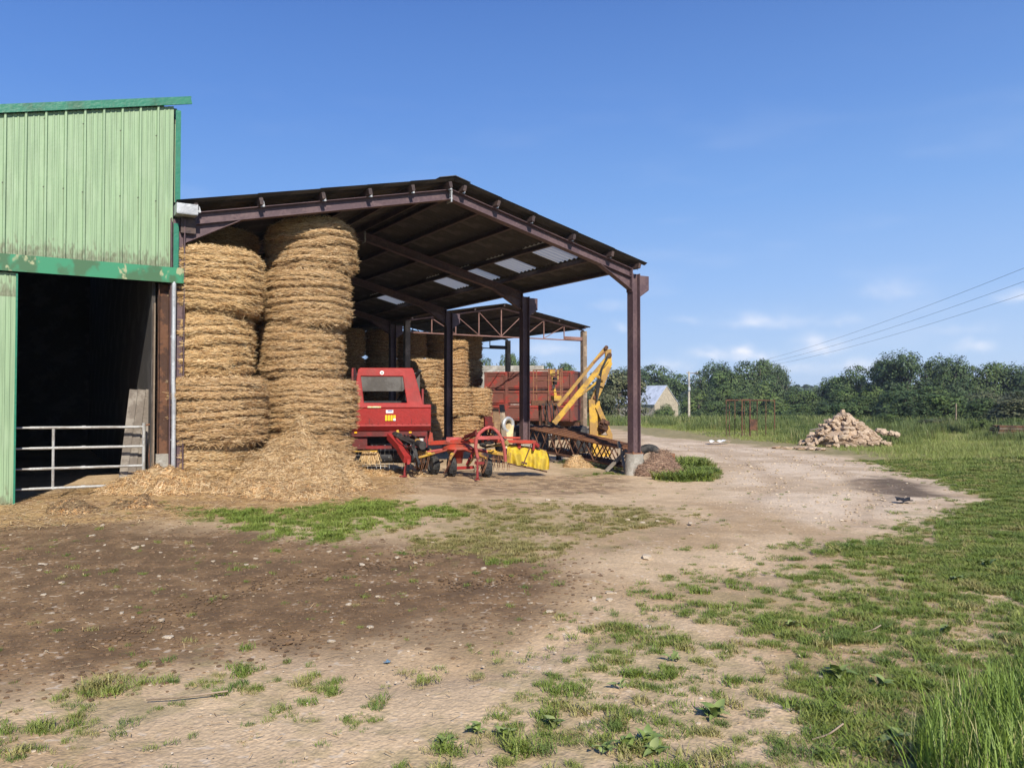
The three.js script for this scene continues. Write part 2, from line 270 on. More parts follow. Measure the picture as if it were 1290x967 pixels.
function groundColor(x, d) {
  const wx = x + (fbm(x * 1.7 + 3, d * 1.7 + 8, 4) - .5) * .9, wd = d + (fbm(x * 1.7 + 60, d * 1.7 + 30, 4) - .5) * .9;
  const big = fbm(x * .9 + 7, d * .9 + 3, 4), mid = fbm(x * 5 + 90, d * 5 + 11, 3), fine = fbm(x * 48 + 1, d * 48 + 4, 3), grain = vn(x * 140, d * 140);
  let c = mix3([.41, .282, .155], [.54, .395, .24], sm(.35, .65, big));
  c = mix3(c, mix3([.47, .35, .228], [.60, .472, .335], sm(.35, .65, big)), look(LAY.road, wx, wd));
  c = mix3(c, [.34, .23, .12], .6 * look(LAY.olive, wx, wd));
  const dk = look(LAY.dark, wx, wd) * sm(.05, .42, mid * .5 + big * .5 + .12);
  c = mix3(c, mix3([.132, .075, .032], [.215, .128, .058], sm(.32, .68, mid * .6 + big * .4)), dk);
  c = mix3(c, mix3([.50, .32, .13], [.32, .19, .085], sm(.4, .65, mid)), look(LAY.straw, wx, wd) * .9);
  c = mix3(c, mix3([.20, .125, .065], [.40, .27, .15], sm(.35, .6, mid)), look(LAY.trash, wx, wd) * .75);
  c = mix3(c, [.125, .085, .05], look(LAY.mud, wx, wd));
  { const rt = look(RUT, wx * .5 + x * .5, wd * .5 + d * .5) * sm(.25, .6, mid * .5 + big * .5 + .05); c = mix3(c, [.36, .25, .15], .5 * rt * (1 - dk)); }
  const g = d < 50 ? grassMask(x, d) : 1; c = mix3(c, mix3([.16, .155, .045], [.27, .215, .09], mid), g * (.38 + .45 * sm(.8, 1, d < 50 ? cover(x, d) : 1)));
  const s = (.80 + .40 * fine) * (.80 + .40 * grain) * (.84 + .32 * mid); c = [c[0] * s, c[1] * s, c[2] * s];
  const chip = sm(.80, .86, vn(x * 31 + 9, d * 31 + 3)) * sm(.45, .6, mid); c = mix3(c, [.62, .52, .40], chip * .5 * (1 - g));
  return c;
}
function landMesh(name, x0, x1, d0, d1, step, tw, th, drop = 0) {
  const nx = Math.round((x1 - x0) / step), nd = Math.round((d1 - d0) / step), P = new Float32Array((nx + 1) * (nd + 1) * 3), U = new Float32Array((nx + 1) * (nd + 1) * 2), I = [];
  for (let j = 0; j <= nd; j++) for (let i = 0; i <= nx; i++) { const x = mix(x0, x1, i / nx), d = mix(d0, d1, j / nd), o = j * (nx + 1) + i; P[o * 3] = x; P[o * 3 + 1] = land(x, d) - drop - .022 * look(RUT, x, d) * sm(.3, .6, fbm(x * 1.2 + 8, d * 1.2 + 2, 3)); P[o * 3 + 2] = -d; U[o * 2] = i / nx; U[o * 2 + 1] = j / nd; if (i < nx && j < nd) I.push(o, o + 1, o + nx + 2, o, o + nx + 2, o + nx + 1); }
  const g = new THREE.BufferGeometry(); g.setAttribute('position', new THREE.BufferAttribute(P, 3)); g.setAttribute('uv', new THREE.BufferAttribute(U, 2)); g.setIndex(I); g.computeVertexNormals();
  const map = colorTex(tw, th, (u, v) => groundColor(mix(x0, x1, u), mix(d0, d1, v)));
  const bump = grayTex(1024, 1024, (u, v) => { const a = fbmP(u, v, 24, 5), b = fbmP(u + .5, v, 8, 3); return .5 * fbmP(u, v, 80, 3) + .25 * a + .2 * b + .2 * fbmP(u, v + .3, 160, 1); }, (x1 - x0) / 2, (d1 - d0) / 2);
  const o = meshOf(g, std({ map, bumpMap: bump, bumpScale: .014, roughness: .97 }), name); return tag(o, null, null);
}
{
  const a = landMesh('yard_dirt', -7, 9, 1.4, 7.6, .05, 2048, 1024);
  tag(a, 'brown and beige farmyard dirt with patchy grass in the foreground', 'ground', null, 'structure');
  const b = landMesh('yard_dirt', -13, 17, 7.6, 20, .09, 2048, 1024);
  tag(b, 'brown farmyard dirt in front of the straw and the open shed', 'ground', null, 'structure');
  const c = landMesh('gravel_track', -17, 25, 20, 53, .3, 1024, 1024);
  tag(c, 'pale stony farm track curving past the shed', 'track', null, 'structure');
  // the land beyond, out to the wooded ridge
  const xs = [], ds = []; for (let x = -700; x <= 700; x += Math.abs(x) < 60 ? 3 : 20) xs.push(x); for (let d = -60; d <= 800; d += d < 150 ? 3 : 14) ds.push(d);
  const P = [], I = [], U = []; ds.forEach((d, j) => xs.forEach((x, i) => { const under = x > -17 && x < 25 && d > 1 && d < 53; P.push(x, land(x, d) - (under ? .12 : .03), -d); U.push(x, d); const o = j * xs.length + i; if (i + 1 < xs.length && j + 1 < ds.length) I.push(o, o + 1, o + xs.length + 1, o, o + xs.length + 1, o + xs.length); }));
  const g = new THREE.BufferGeometry(); g.setAttribute('position', new THREE.Float32BufferAttribute(P, 3)); g.setAttribute('uv', new THREE.Float32BufferAttribute(U, 2)); g.setIndex(I); g.computeVertexNormals();
  const map = colorTex(512, 512, (u, v) => { const n = fbmP(u, v, 4, 6), m = fbmP(u + .3, v, 64, 3), c = mix3([.10, .145, .035], [.17, .19, .06], sm(.35, .65, n)), s = .7 + .6 * m; return [c[0] * s, c[1] * s, c[2] * s]; }, 1 / 24);
  tag(meshOf(g, std({ map, roughness: 1 }), 'field'), 'green fields falling away beyond the track', 'field', null, 'structure');
}

// ---------- grass: blades in tufts ----------
function tuftGeometry(blades, seed, spread, lean, width) {
  const r = rngFrom(seed), P = [], C = [];
  for (let b = 0; b < blades; b++) {
    const a = r() * 6.283, q = Math.sqrt(r()) * spread, x = Math.cos(a) * q, z = Math.sin(a) * q, f = r() * 6.283, L = lean * (.3 + r()), hh = .55 + .45 * r(), wd = width * (.7 + .6 * r()), sx = -Math.sin(f) * wd, sz = Math.cos(f) * wd, lx = Math.cos(f), lz = Math.sin(f);
    const k = .8 + .4 * r(), pts = [[0, 0, 1], [.5, .3, .75], [.85, .72, .4], [1, 1, 0]];
    const L3 = pts.map(([y, o, ww]) => [x + lx * L * o - sx * ww, y * hh, z + lz * L * o - sz * ww]), R3 = pts.map(([y, o, ww]) => [x + lx * L * o + sx * ww, y * hh, z + lz * L * o + sz * ww]);
    for (let s = 0; s < 3; s++) { P.push(...L3[s], ...R3[s], ...R3[s + 1]); C.push(k, k, k * .9, k, k, k * .9, k, k, k * .9); if (s < 2) { P.push(...L3[s], ...R3[s + 1], ...L3[s + 1]); C.push(k, k, k * .9, k, k, k * .9, k, k, k * .9); } }
  }
  const g = new THREE.BufferGeometry(); g.setAttribute('position', new THREE.Float32BufferAttribute(P, 3)); g.setAttribute('color', new THREE.Float32BufferAttribute(C, 3)); g.computeVertexNormals(); return g;
}
M.blade = std({ vertexColors: true, roughness: .6, color: 0xffffff });
function scatter(name, label, category, geo, mat, list) {       // list of [x, d, sx, sy, turn, color]
  const o = new THREE.InstancedMesh(geo, mat, list.length), m = new THREE.Matrix4(), c = new THREE.Color();
  list.forEach(([x, d, sx, sy, turn, col, lift = 0, tx = 0], i) => { m.compose(V(x, land(x, d) + lift, -d), new THREE.Quaternion().setFromEuler(new THREE.Euler(tx, turn, 0)), V(sx, sy, sx)); o.setMatrixAt(i, m); o.setColorAt(i, c.setRGB(...col)); });
  o.name = numbered(name); o.castShadow = o.receiveShadow = true; scene.add(o); return tag(o, label, category, null, 'stuff');
}
const grassTone = (r, dry = .14) => { const k = r(), c = mix3([.085, .155, .022], [.17, .235, .045], k); return r() < dry ? mix3(c, [.42, .33, .15], .35 + .5 * r()) : c; };
{
  const r = rngFrom(31), near = [], tall = [], verge = [], vergeB = [];
  const t1 = tuftGeometry(16, 1, .62, .75, .036), t2 = tuftGeometry(11, 2, .20, .5, .011), t3 = tuftGeometry(16, 3, .42, .38, .014);
  const shed = (x, d) => { const [lx, t] = toLocal(x, d); return lx > -9 && lx < 9.5 && t > .6 && t < 19; };
  // clusters of little tufts, thicker where the ground is well covered
  const cluster = (x0, d0, c) => {
    const b = look(LAY.green, x0, d0), o = look(LAY.olive, x0, d0), cl = look(LAY.clump, x0, d0), far = sm(.5, 6, x0 - 7.3 - (d0 - 12.6) * .25) * sm(9, 13, d0);
    const R = .025 + .075 * r() * r() + .03 * c, n = Math.round((3 + 9 * r()) * (.5 + c)), hh = (.016 + .032 * r() * r()) * (.75 + .6 * c) * (1 + 3 * cl * r() + .35 * b + 2.2 * far), kind = r();
    let base = kind < .45 ? [.15, .205, .03] : kind < .72 ? [.205, .24, .05] : kind < .86 ? [.115, .17, .03] : [.29, .265, .095]; if (b > .35) base = mix3([.15, .215, .03], [.22, .27, .05], r()); else if (o > .3) base = mix3([.20, .195, .055], [.34, .28, .12], r());
    for (let i = 0; i < n; i++) { const a = r() * 6.283, q = R * Math.sqrt(r()), s = hh * (.6 + .8 * r()), k = .8 + .4 * r(); near.push([x0 + Math.cos(a) * q, d0 + Math.sin(a) * q, s * 1.7, s, r() * 6.28, [base[0] * k, base[1] * k, base[2] * k]]); }
  };
  const soft = (x, d) => { const c = cover(x, d); return clamp(c * 1.15 - .55 * (1 - c * .8) * (1 - sm(.32, .62, fbm(x * 1.6 + 5, d * 1.6 + 1, 4)))); };
  for (let i = 0; i < 19000; i++) { const d = 2.0 + 6.6 * Math.sqrt(r()), x = -(d * .7 + .8) + r() * (d * 1.4 + 4.6), c = soft(x, d); if (r() > c * .9 + .03) continue; if (look(LAY.tall, x, d) > .5 && r() < .5) continue; cluster(x, d, c); }
  for (let i = 0; i < 40000; i++) { const d = 8.4 + 13 * r(), x = -(d * .72 + 1) + r() * (d * 1.44 + 4.5); if (shed(x, d)) continue; const c = soft(x, d); if (r() > c * .9 + (d < 14 ? .012 : .004)) continue; cluster(x, d, c); }
  for (let i = 0; i < 20000; i++) { const d = 1.6 + 5 * r(), x = 1 + 8 * r(), tl = look(LAY.tall, x, d); if (tl < .4 || Math.abs(x) > d * .9 + 3) continue; const h = .10 + .24 * r() * r() + .14 * r() * tl; tall.push([x, d, h * 1.1, h, r() * 6.28, r() < .1 ? [.36, .34, .16] : mix3([.095, .165, .022], [.20, .275, .05], r())]); }
  for (let i = 0; i < 70000; i++) { const d = 15 + 39 * r(), x = -2 + 34 * r(); if (x > d * .75 + 2) continue; const v = d < 53.5 ? look(LAY.verge, x, d) : 1; if (v < .3 || r() > v) continue; const n = fbm(x * .33 + 70, d * .33 + 20, 4), k = sm(.40, .62, n) * sm(.5, 1, v) * sm(20, 33, d); const h = (.05 + .09 * r() + .42 * k * (.5 + .6 * r())) * (r() < .04 ? 1.7 : 1); verge.push([x, d, h * .9 + .05, h, r() * 6.28, r() < .05 ? [.30, .27, .12] : mix3(mix3([.16, .215, .045], [.26, .29, .08], r()), mix3([.07, .11, .025], [.13, .165, .045], r()), k)]); }
  for (let i = 0; i < 30000; i++) { const d = 52 + 75 * r(), x = -8 + 110 * r(); if (Math.abs(x) > d * .8) continue; const h = .35 + .5 * r(); vergeB.push([x, d, h * 1.6, h, r() * 6.28, mix3([.09, .13, .03], [.19, .21, .07], r())]); }
  scatter('grass', 'short patchy grass growing over the yard dirt', 'grass', t1, M.blade, near);
  scatter('tall_grass', 'long lush green grass at the right foreground edge of the yard', 'grass', t2, M.blade, tall);
  scatter('verge_grass', 'rank unmown grass along the far side of the track', 'grass', t3, M.blade, verge);
  scatter('meadow_grass', 'far meadow grass in front of the trees', 'grass', t3, M.blade, vergeB);
}

// ---------- open hay shed ----------
const RIDGE = 4.68, roofY = lx => lx > RIDGE ? 5.74 - .252 * (lx - RIDGE) : 5.74 - .222 * (RIDGE - lx);
function corrugated(wt, len, waves, amp, seg = 6) {              // sheet lying flat: x along its length, z across the waves
  const n = waves * seg, P = [], I = [], U = [];
  for (let i = 0; i <= n; i++) { const y = Math.cos(i / seg * 2 * Math.PI) * amp; for (const x of [0, len]) { P.push(x, y, (i / n) * wt); U.push(x, (i / n) * wt); } if (i < n) { const o = i * 2; I.push(o, o + 1, o + 3, o, o + 3, o + 2); } }
  const g = new THREE.BufferGeometry(); g.setAttribute('position', new THREE.Float32BufferAttribute(P, 3)); g.setAttribute('uv', new THREE.Float32BufferAttribute(U, 2)); g.setIndex(I); g.computeVertexNormals(); return g;
}
M.skylight = new THREE.MeshPhysicalMaterial({ color: new THREE.Color().setRGB(.66, .66, .62), roughness: .9, transmission: .5, thickness: 0, side: THREE.DoubleSide });
{
  const T = thing('hay_shed', 'open steel hay shed with brown portal frames and grey corrugated roof', 'shed', V(LX0, 0, -LD0), TH);
  const q = (lx, y, t) => V(lx, y, -t);
  const bays = [0, 4.45, 8.9, 13.35, 17.8], WR = 9.2, WL = -.12;
  const rafY = lx => roofY(lx) - .24;                             // rafter centre line
  bays.forEach((t, i) => {
    for (const [cx, s] of [[WR, 1], [WL, -1]]) {
      const top = rafY(cx) + .02, b = land(S(cx, 0, t).x, -S(cx, 0, t).z);
      new Geo().ibeam(q(cx, b + (s > 0 ? .44 : 0), t), q(cx, top, t), .2, .21, .016, V(1, 0, 0)).mesh('column', M.steel, T);
      if (s > 0) new Geo().cyl(q(cx, b - .1, t), q(cx, b + .46, t), .215, .195, 20).mesh('concrete_base', M.concrete, T);
      if (s > 0) new Geo().box(.30, .02, .28, cx, b + .468, -t).box(.03, .05, .03, cx + .11, b + .49, -t + .1).box(.03, .05, .03, cx - .11, b + .49, -t + .1).mesh('base_plate', M.rust, T);
      const xe = RIDGE, h = new Geo().ibeam(q(cx - s * .1, rafY(cx - s * .1), t), q(xe, rafY(xe) , t), .17, .19, .013); h.mesh('rafter', M.steel, T);
      // haunch under the rafter at the column
      const x1 = cx - s * .11, x2 = cx - s * .95;
      const hp = new Geo(); hp.extrude([[x1, rafY(x1) - .09], [x2, rafY(x2) - .09], [x1, rafY(x1) - .36]], .014, new THREE.Matrix4().makeTranslation(0, 0, -t - .007), 0); hp.bar(q(x1, rafY(x1) - .365, t), q(x2, rafY(x2) - .10, t), .15, .014); hp.mesh('haunch', M.steel, T);
      if (s > 0) {                                                // bolted head plate and outer bracket
        const bp = new Geo(); for (let k = 0; k < 4; k++) for (const z of [-.07, .07]) bp.cyl(q(cx - .13, rafY(cx) - .33 + k * .11, t + z), q(cx - .10, rafY(cx) - .33 + k * .11, t + z), .014, .014, 6); bp.box(.018, .5, .2, cx - .115, rafY(cx) - .14, -t); bp.mesh('end_plate', M.steel, T);
        new Geo().extrude([[cx + .115, rafY(cx) - .02], [cx + .36, rafY(cx) - .02], [cx + .36, rafY(cx) - .32], [cx + .30, rafY(cx) - .36], [cx + .115, rafY(cx) - .48]], .16, new THREE.Matrix4().makeTranslation(0, 0, -t - .08), .004).mesh('bracket', M.steel, T);
      }
    }
    new Geo().box(.024, .26, .18, RIDGE, rafY(RIDGE) - .02, -t).cyl(q(RIDGE - .03, rafY(RIDGE) + .05, t - .06), q(RIDGE + .03, rafY(RIDGE) + .05, t - .06), .016, .016, 6).cyl(q(RIDGE - .03, rafY(RIDGE) - .08, t - .06), q(RIDGE + .03, rafY(RIDGE) - .08, t - .06), .016, .016, 6).mesh('ridge_plate', M.galv, T);
  });
  // purlins, with cleats where they cross the front frame
  const rows = [.12, 1.12, 2.16, 3.0, 3.82, 4.58, 4.88, 5.62, 6.42, 7.42, 8.42, 9.16];
  for (const lx of rows) {
    const y = roofY(lx) - .088, sl = Math.atan(lx > RIDGE ? -.252 : .222);
    new Geo().box(.062, .11, 18.2, lx, y, -8.85, 0, 0, sl).mesh('purlin', M.steelDark, T);
    new Geo().box(.07, .10, .008, lx + .05, y - .01, .1, 0, 0, sl).box(.008, .10, .07, lx + .036, y - .01, .065, 0, 0, sl).mesh('cleat', M.galv, T);
  }
  // corrugated sheets
  const edgesR = [RIDGE, 5.62, 6.44, 7.44, 8.40, 9.30], edgesL = [RIDGE, 3.84, 3.02, 2.18, 1.14, -.1], seams = [-.24, .12]; while (seams[seams.length - 1] < 18) seams.push(seams[seams.length - 1] + .85);
  const cache = new Map();
  for (const [edges, sgn] of [[edgesR, 1], [edgesL, -1]]) for (let k = 0; k < 5; k++) for (let j = 0; j + 1 < seams.length; j++) {
    const a = edges[k], b = edges[k + 1], wt = seams[j + 1] - seams[j], dx = Math.abs(b - a), sl = sgn > 0 ? .252 : .222, len = dx * Math.sqrt(1 + sl * sl) + .07, key = `${wt.toFixed(2)},${len.toFixed(3)}`;
    if (!cache.has(key)) cache.set(key, corrugated(wt + .02, len, Math.max(2, Math.round(wt / .17)), .022));
    const light = sgn > 0 && k === 3 && [2, 4, 6, 8, 13].includes(j);
    const o = meshOf(cache.get(key), light ? M.skylight : M.fibre, light ? 'rooflight_sheet' : 'roof_sheet', T);
    o.position.set(a, roofY(a) + .012 + (light ? .004 : 0) + (rnd() - .5) * .006, -seams[j]); o.rotation.set(0, sgn > 0 ? 0 : Math.PI, 0); if (sgn > 0) o.position.z -= wt; o.rotation.order = 'YXZ'; o.rotation.z = -Math.atan(sl) + .009;
  }
  const cap = new Geo(); for (let t = -.24; t < 18; t += 1.2) { cap.box(.34, .012, 1.22, RIDGE + .16, roofY(RIDGE) + .03, -t - .6, 0, 0, -.25); cap.box(.34, .012, 1.22, RIDGE - .16, roofY(RIDGE) + .033, -t - .6, 0, 0, .228); } cap.mesh('ridge_cap', M.fibre, T);
  // gutter end at the low left eave
  const gt = new Geo(); gt.box(.30, .012, 18, -.02, 4.50, -8.7).box(.012, .16, 18, -.17, 4.58, -8.7).box(.012, .16, 18, .13, 4.58, -8.7).box(.31, .15, .012, -.02, 4.58, .30).mesh('gutter', M.galv, T);
  new Geo().box(.22, .24, .10, .03, 4.36, .04).mesh('gutter_box', M.steelDark, T);
  // closed back end
  for (let i = 0; i < 9; i++) { const a = WL + i * 1.045, pts = [[a, 0], [a + 1.04, 0], [a + 1.04, roofY(Math.min(a + 1.04, 9.3)) - .1], [a, roofY(a) - .1]]; new Geo().extrude(pts, .02, new THREE.Matrix4().makeTranslation(0, 0, -17.98), 0).mesh('back_sheet', M.fibre, T); }
}

// ---------- second shed with lattice trusses ----------
{
  const X0 = 9.34, X1 = 17.1, T0 = 12.4, XM = (X0 + X1) / 2, ry = x => 5.22 - .175 * Math.abs(x - XM), base = S(XM, 0, T0);
  const T = thing('truss_shed', 'open-sided shed with pink rusty lattice trusses behind the hay shed', 'shed', V(base.x, 0, base.z), TH);
  const q = (lx, y, t) => V(lx - XM, y, -(t - T0)), g0 = land(base.x, -base.z);
  for (const t of [T0, T0 + 5.9, T0 + 9.4]) {
    for (const x of [X0, X1]) new Geo().box(.19, ry(x) - .12 - g0, .19, x - XM, (ry(x) - .12 + g0) / 2, -(t - T0)).mesh('post', M.wood, T);
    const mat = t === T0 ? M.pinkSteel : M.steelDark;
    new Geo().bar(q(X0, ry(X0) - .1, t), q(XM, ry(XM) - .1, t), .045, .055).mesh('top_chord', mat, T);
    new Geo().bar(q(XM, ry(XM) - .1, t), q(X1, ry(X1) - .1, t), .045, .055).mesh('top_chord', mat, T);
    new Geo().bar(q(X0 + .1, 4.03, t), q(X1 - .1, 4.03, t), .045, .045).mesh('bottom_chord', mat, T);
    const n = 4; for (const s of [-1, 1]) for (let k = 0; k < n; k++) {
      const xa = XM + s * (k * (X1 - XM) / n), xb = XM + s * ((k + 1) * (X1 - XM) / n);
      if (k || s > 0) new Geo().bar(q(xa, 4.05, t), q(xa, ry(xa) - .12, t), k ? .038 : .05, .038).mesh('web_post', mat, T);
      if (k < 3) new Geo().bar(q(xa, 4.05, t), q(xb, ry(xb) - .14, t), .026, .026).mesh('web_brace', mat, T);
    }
    new Geo().bar(q(X1 - .95, 4.10, t), q(X1 - .08, 4.10, t), .10, .14).mesh('bracket', mat, T);
  }
  const cache = new Map();
  for (const s of [-1, 1]) for (let k = 0; k < 3; k++) for (let j = 0; j < 11; j++) {
    const wt = .9, xa = XM + s * k * 1.31, len = 1.31 * 1.016 + .06; if (!cache.has(wt)) cache.set(wt, corrugated(wt + .02, len, 6, .02, 4));
    const o = meshOf(cache.get(wt), M.fibre, 'roof_sheet', T); o.position.copy(q(xa, ry(xa) + .03, T0 - .3 + j * wt)); o.rotation.order = 'YXZ'; o.rotation.y = s > 0 ? 0 : Math.PI; if (s > 0) o.position.z -= wt; o.rotation.z = -Math.atan(.175) + .007;
  }
  for (let k = 0; k < 7; k++) { const x = X0 + .1 + k * (X1 - X0 - .2) / 6; new Geo().box(.06, .07, 9.9, x - XM, ry(x) - .03, -4.7).mesh('purlin', M.steelDark, T); }
}

// ---------- green barn ----------
{
  const T = thing('green_barn', 'barn clad in pale green ribbed metal with darker green trim', 'barn', V(LX0, 0, -LD0), TH);
  const topY = lx => 6.33 + .247 * lx, XR = -.17;
  // ribbed cladding: one panel per metre, four high ribs each
  const panelMap = colorTex(512, 1024, (u, v) => {               // u across one metre, v from the foot of the panel up to three metres
    const streak = fbmP(u, v * .12, 48, 3), n = fbmP(u, v, 6, 5), drip = fbmP(u, v * .2, 20, 4), y = v * 3;
    let c = mix3([.285, .405, .24], [.235, .34, .20], sm(.4, .75, streak)); c = mix3(c, [.35, .46, .30], sm(.55, .8, n) * .35); c = mix3(c, [.20, .28, .165], sm(.6, .85, drip) * .5);
    const moss = sm(.30, .02, y + (fbmP(u, v, 40, 3) - .5) * .42); c = mix3(c, mix3([.10, .12, .06], [.24, .26, .17], fbmP(u, v, 90, 2)), moss * .95);
    for (const [su, sv] of [[.25, 1.05], [.5, 1.06], [.75, 1.04], [.25, 2.05], [.75, 2.06]]) { const dx = (u - su) * 1, dy = y - sv; if (dx * dx + dy * dy < .00012) c = [.06, .07, .05]; if (Math.abs(dx) < .008 && dy < 0 && dy > -.25) c = mix3(c, [.2, .24, .14], .35); }
    return c;
  }, 1, 1 / 3);
  const panelMat = std({ map: panelMap, roughness: .48, bumpMap: grit, bumpScale: .001 });
  const prof = []; for (let k = 0; k < 4; k++) { const o = k * .25; prof.push([o, .0], [o + .012, .042], [o + .036, .042], [o + .05, 0], [o + .105, 0], [o + .112, .009], [o + .128, .009], [o + .135, 0], [o + .165, 0], [o + .172, .009], [o + .188, .009], [o + .195, 0]); } prof.push([1, 0]);
  function panel(x0, x1, yb, yt, z, name = 'wall_panel') {
    const P = [], U = [], I = []; let n = 0; const add = (dx, dz) => { const x = x0 + dx; P.push(x, yb, z + dz, x, yt(x), z + dz); U.push(dx, 0, dx, yt(x) - yb); n++; };
    let prev = null; for (const [dx, dz] of prof) { if (x0 + dx > x1 + 1e-6) break; if (prev) { add(prev[0], prev[1]); add(dx, dz); const o = (n - 2) * 2; I.push(o, o + 2, o + 3, o, o + 3, o + 1); } prev = [dx, dz]; }
    const g = new THREE.BufferGeometry(); g.setAttribute('position', new THREE.Float32BufferAttribute(P, 3)); g.setAttribute('uv', new THREE.Float32BufferAttribute(U, 2)); g.setIndex(I); g.computeVertexNormals(); return meshOf(g, panelMat, name, T);
  }
  for (let k = 0; k < 8; k++) { const x0 = XR - .02 - (k + 1); panel(x0, x0 + 1, 3.66, x => topY(x) - .05, .02); }
  for (let k = 0; k < 6; k++) { const x0 = -2.262 - (k + 1); panel(x0, x0 + 1, .08, () => 3.42, .075, k ? 'wall_panel' : 'door_panel'); }
  new Geo().box(.025, 3.3, .06, -2.25, 1.76, .085).mesh('door_edge', M.greenTrim, T);
  // roof edge, corner and rail-cover trims
  const sl = Math.atan(.247), L = 8.4, cx = .06 - L / 2 * Math.cos(sl);
  new Geo().box(L, .105, .025, cx, topY(cx) + .008, .075, 0, 0, sl).box(L, .02, .16, cx, topY(cx) + .068, 0, 0, 0, sl).mesh('verge_trim', M.greenTrim, T);
  new Geo().box(.075, 1.62, .03, XR + .045, 5.36, .045).box(.02, 1.62, .12, XR + .075, 5.36, -.02).mesh('corner_trim', M.greenTrim, T);
  new Geo().box(.075, .70, .03, XR + .025, 4.03, .055).box(.02, .70, .12, XR + .055, 4.03, -.01).mesh('corner_trim', M.greenTrim, T);
  const lintelMap = colorTex(512, 128, (u, v) => { const n = fbmP(u, v * .25, 12, 5), m = fbmP(u, v * .25, 64, 3), lich = sm(.66, .74, fbmP(u + .2, v * .25, 20, 3)); let c = mix3([.03, .235, .115], [.045, .13, .055], sm(.42, .6, n)); c = mix3(c, [.34, .36, .20], lich * sm(.4, .6, m)); return c; }, .4, 1);
  const lintelMat = std({ map: lintelMap, roughness: .5 });
  new Geo().box(6.4, .235, .03, -3.26, 3.552, .135).box(6.4, .02, .14, -3.26, 3.665, .06).box(.03, .235, .13, -.055, 3.552, .07).mesh('rail_cover', lintelMat, T);
  // walls and roof that close the barn
  const inner = M.fibre;
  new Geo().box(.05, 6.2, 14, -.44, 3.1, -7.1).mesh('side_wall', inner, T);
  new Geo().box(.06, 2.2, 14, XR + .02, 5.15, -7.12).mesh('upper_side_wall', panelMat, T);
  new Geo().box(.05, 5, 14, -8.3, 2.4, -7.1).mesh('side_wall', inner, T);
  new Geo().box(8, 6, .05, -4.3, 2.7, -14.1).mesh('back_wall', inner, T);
  { const o = new Geo().box(8.1, .03, 14.1, cx - .22, topY(cx - .22) + .03, -7.12, 0, 0, sl); o.mesh('roof', M.fibre, T); }
  // jamb: rusty steel column, plank edge, concrete stub and downpipe
  new Geo().ibeam(V(-.30, .6, -.06), V(-.30, 3.42, -.06), .16, .16, .012, V(1, 0, 0)).mesh('jamb_column', M.rustDark, T);
  new Geo().box(.20, .62, .16, -.30, .47, -.05).mesh('jamb_stub', M.concrete, T);
  new Geo().box(.022, 2.9, .15, -.445, 1.66, .02).mesh('jamb_plank', M.wood, T);
  new Geo().bent([V(-.165, .2, .12), V(-.165, 1.62, .12), V(-.178, 1.9, .12), V(-.178, 3.45, .12)], .034, 10).box(.075, .03, .02, -.178, 2.6, .1).box(.075, .03, .02, -.165, 1.0, .1).mesh('downpipe', M.galv, T);
}
// leaning board inside the barn door
{ const p = S(-.62, .25, .35), T = thing('plank_board', 'weathered grey wooden board leaning inside the barn doorway', 'board', p, TH); const b = new Geo(); for (let k = 0; k < 3; k++) b.box(.115, 1.55, .03, -.02 + k * .118 - .12, .76, -.02 * k, 0, 0, -.10); b.mesh('plank', M.woodGrey, T); }
// galvanised gate
{
  const T = thing('field_gate', 'galvanised four-rail tubular gate across the barn doorway', 'gate', S(-1.35, .12, .18), TH);
  for (const y of [1.09, .79, .49, .20]) { const r = new Geo().cyl(V(-.72, y, 0), V(.80, y - .012, 0), .021, .021, 10).mesh('rail', M.galvRail, T); new Geo().cyl(V(-1.9, y, 0), V(-.70, y, 0), .016, .016, 8).mesh('inner_rail', M.galvRail, r); new Geo().cyl(V(-.05, y - .004, 0), V(.0, y - .004, 0), .026, .026, 10).mesh('collar', M.galvRail, r); }
  new Geo().cyl(V(.80, .06, 0), V(.80, 1.14, 0), .026, .026, 10).mesh('end_post', M.galvRail, T);
  new Geo().cyl(V(-.42, .18, 0), V(-.42, 1.10, .0), .02, .02, 10).mesh('brace_post', M.galvRail, T);
  new Geo().bent([V(.80, 1.1, 0), V(.92, 1.12, -.02), V(.88, .62, -.02), V(.92, .1, -.02)], .013, 6).mesh('latch_bar', M.rust, T);
}

// ---------- straw ----------
const strawTones = [[.60, .41, .19], [.71, .52, .28], [.48, .30, .13], [.33, .20, .085], [.78, .61, .37], [.54, .355, .16], [.25, .145, .06], [.65, .465, .24]];
function strandGeometry(list) {                                  // list of [position, direction, length, width, tone]
  const P = new Float32Array(list.length * 18), C = new Float32Array(list.length * 18); let o = 0; const s = V(0, 0, 0), e = V(0, 0, 0);
  for (const [p, d, len, wd, c, nrm] of list) {
    s.copy(d).cross(nrm).normalize().multiplyScalar(wd / 2); e.copy(p).addScaledVector(d, len);
    const a = [p.x - s.x, p.y - s.y, p.z - s.z], b = [p.x + s.x, p.y + s.y, p.z + s.z], q = [e.x + s.x * .6, e.y + s.y * .6, e.z + s.z * .6], r = [e.x - s.x * .6, e.y - s.y * .6, e.z - s.z * .6];
    P.set([...a, ...b, ...q, ...a, ...q, ...r], o); for (let i = 0; i < 6; i++) C.set(c, o + i * 3); o += 18;
  }
  const g = new THREE.BufferGeometry(); g.setAttribute('position', new THREE.BufferAttribute(P, 3)); g.setAttribute('color', new THREE.BufferAttribute(C, 3)); g.computeVertexNormals(); return g;
}
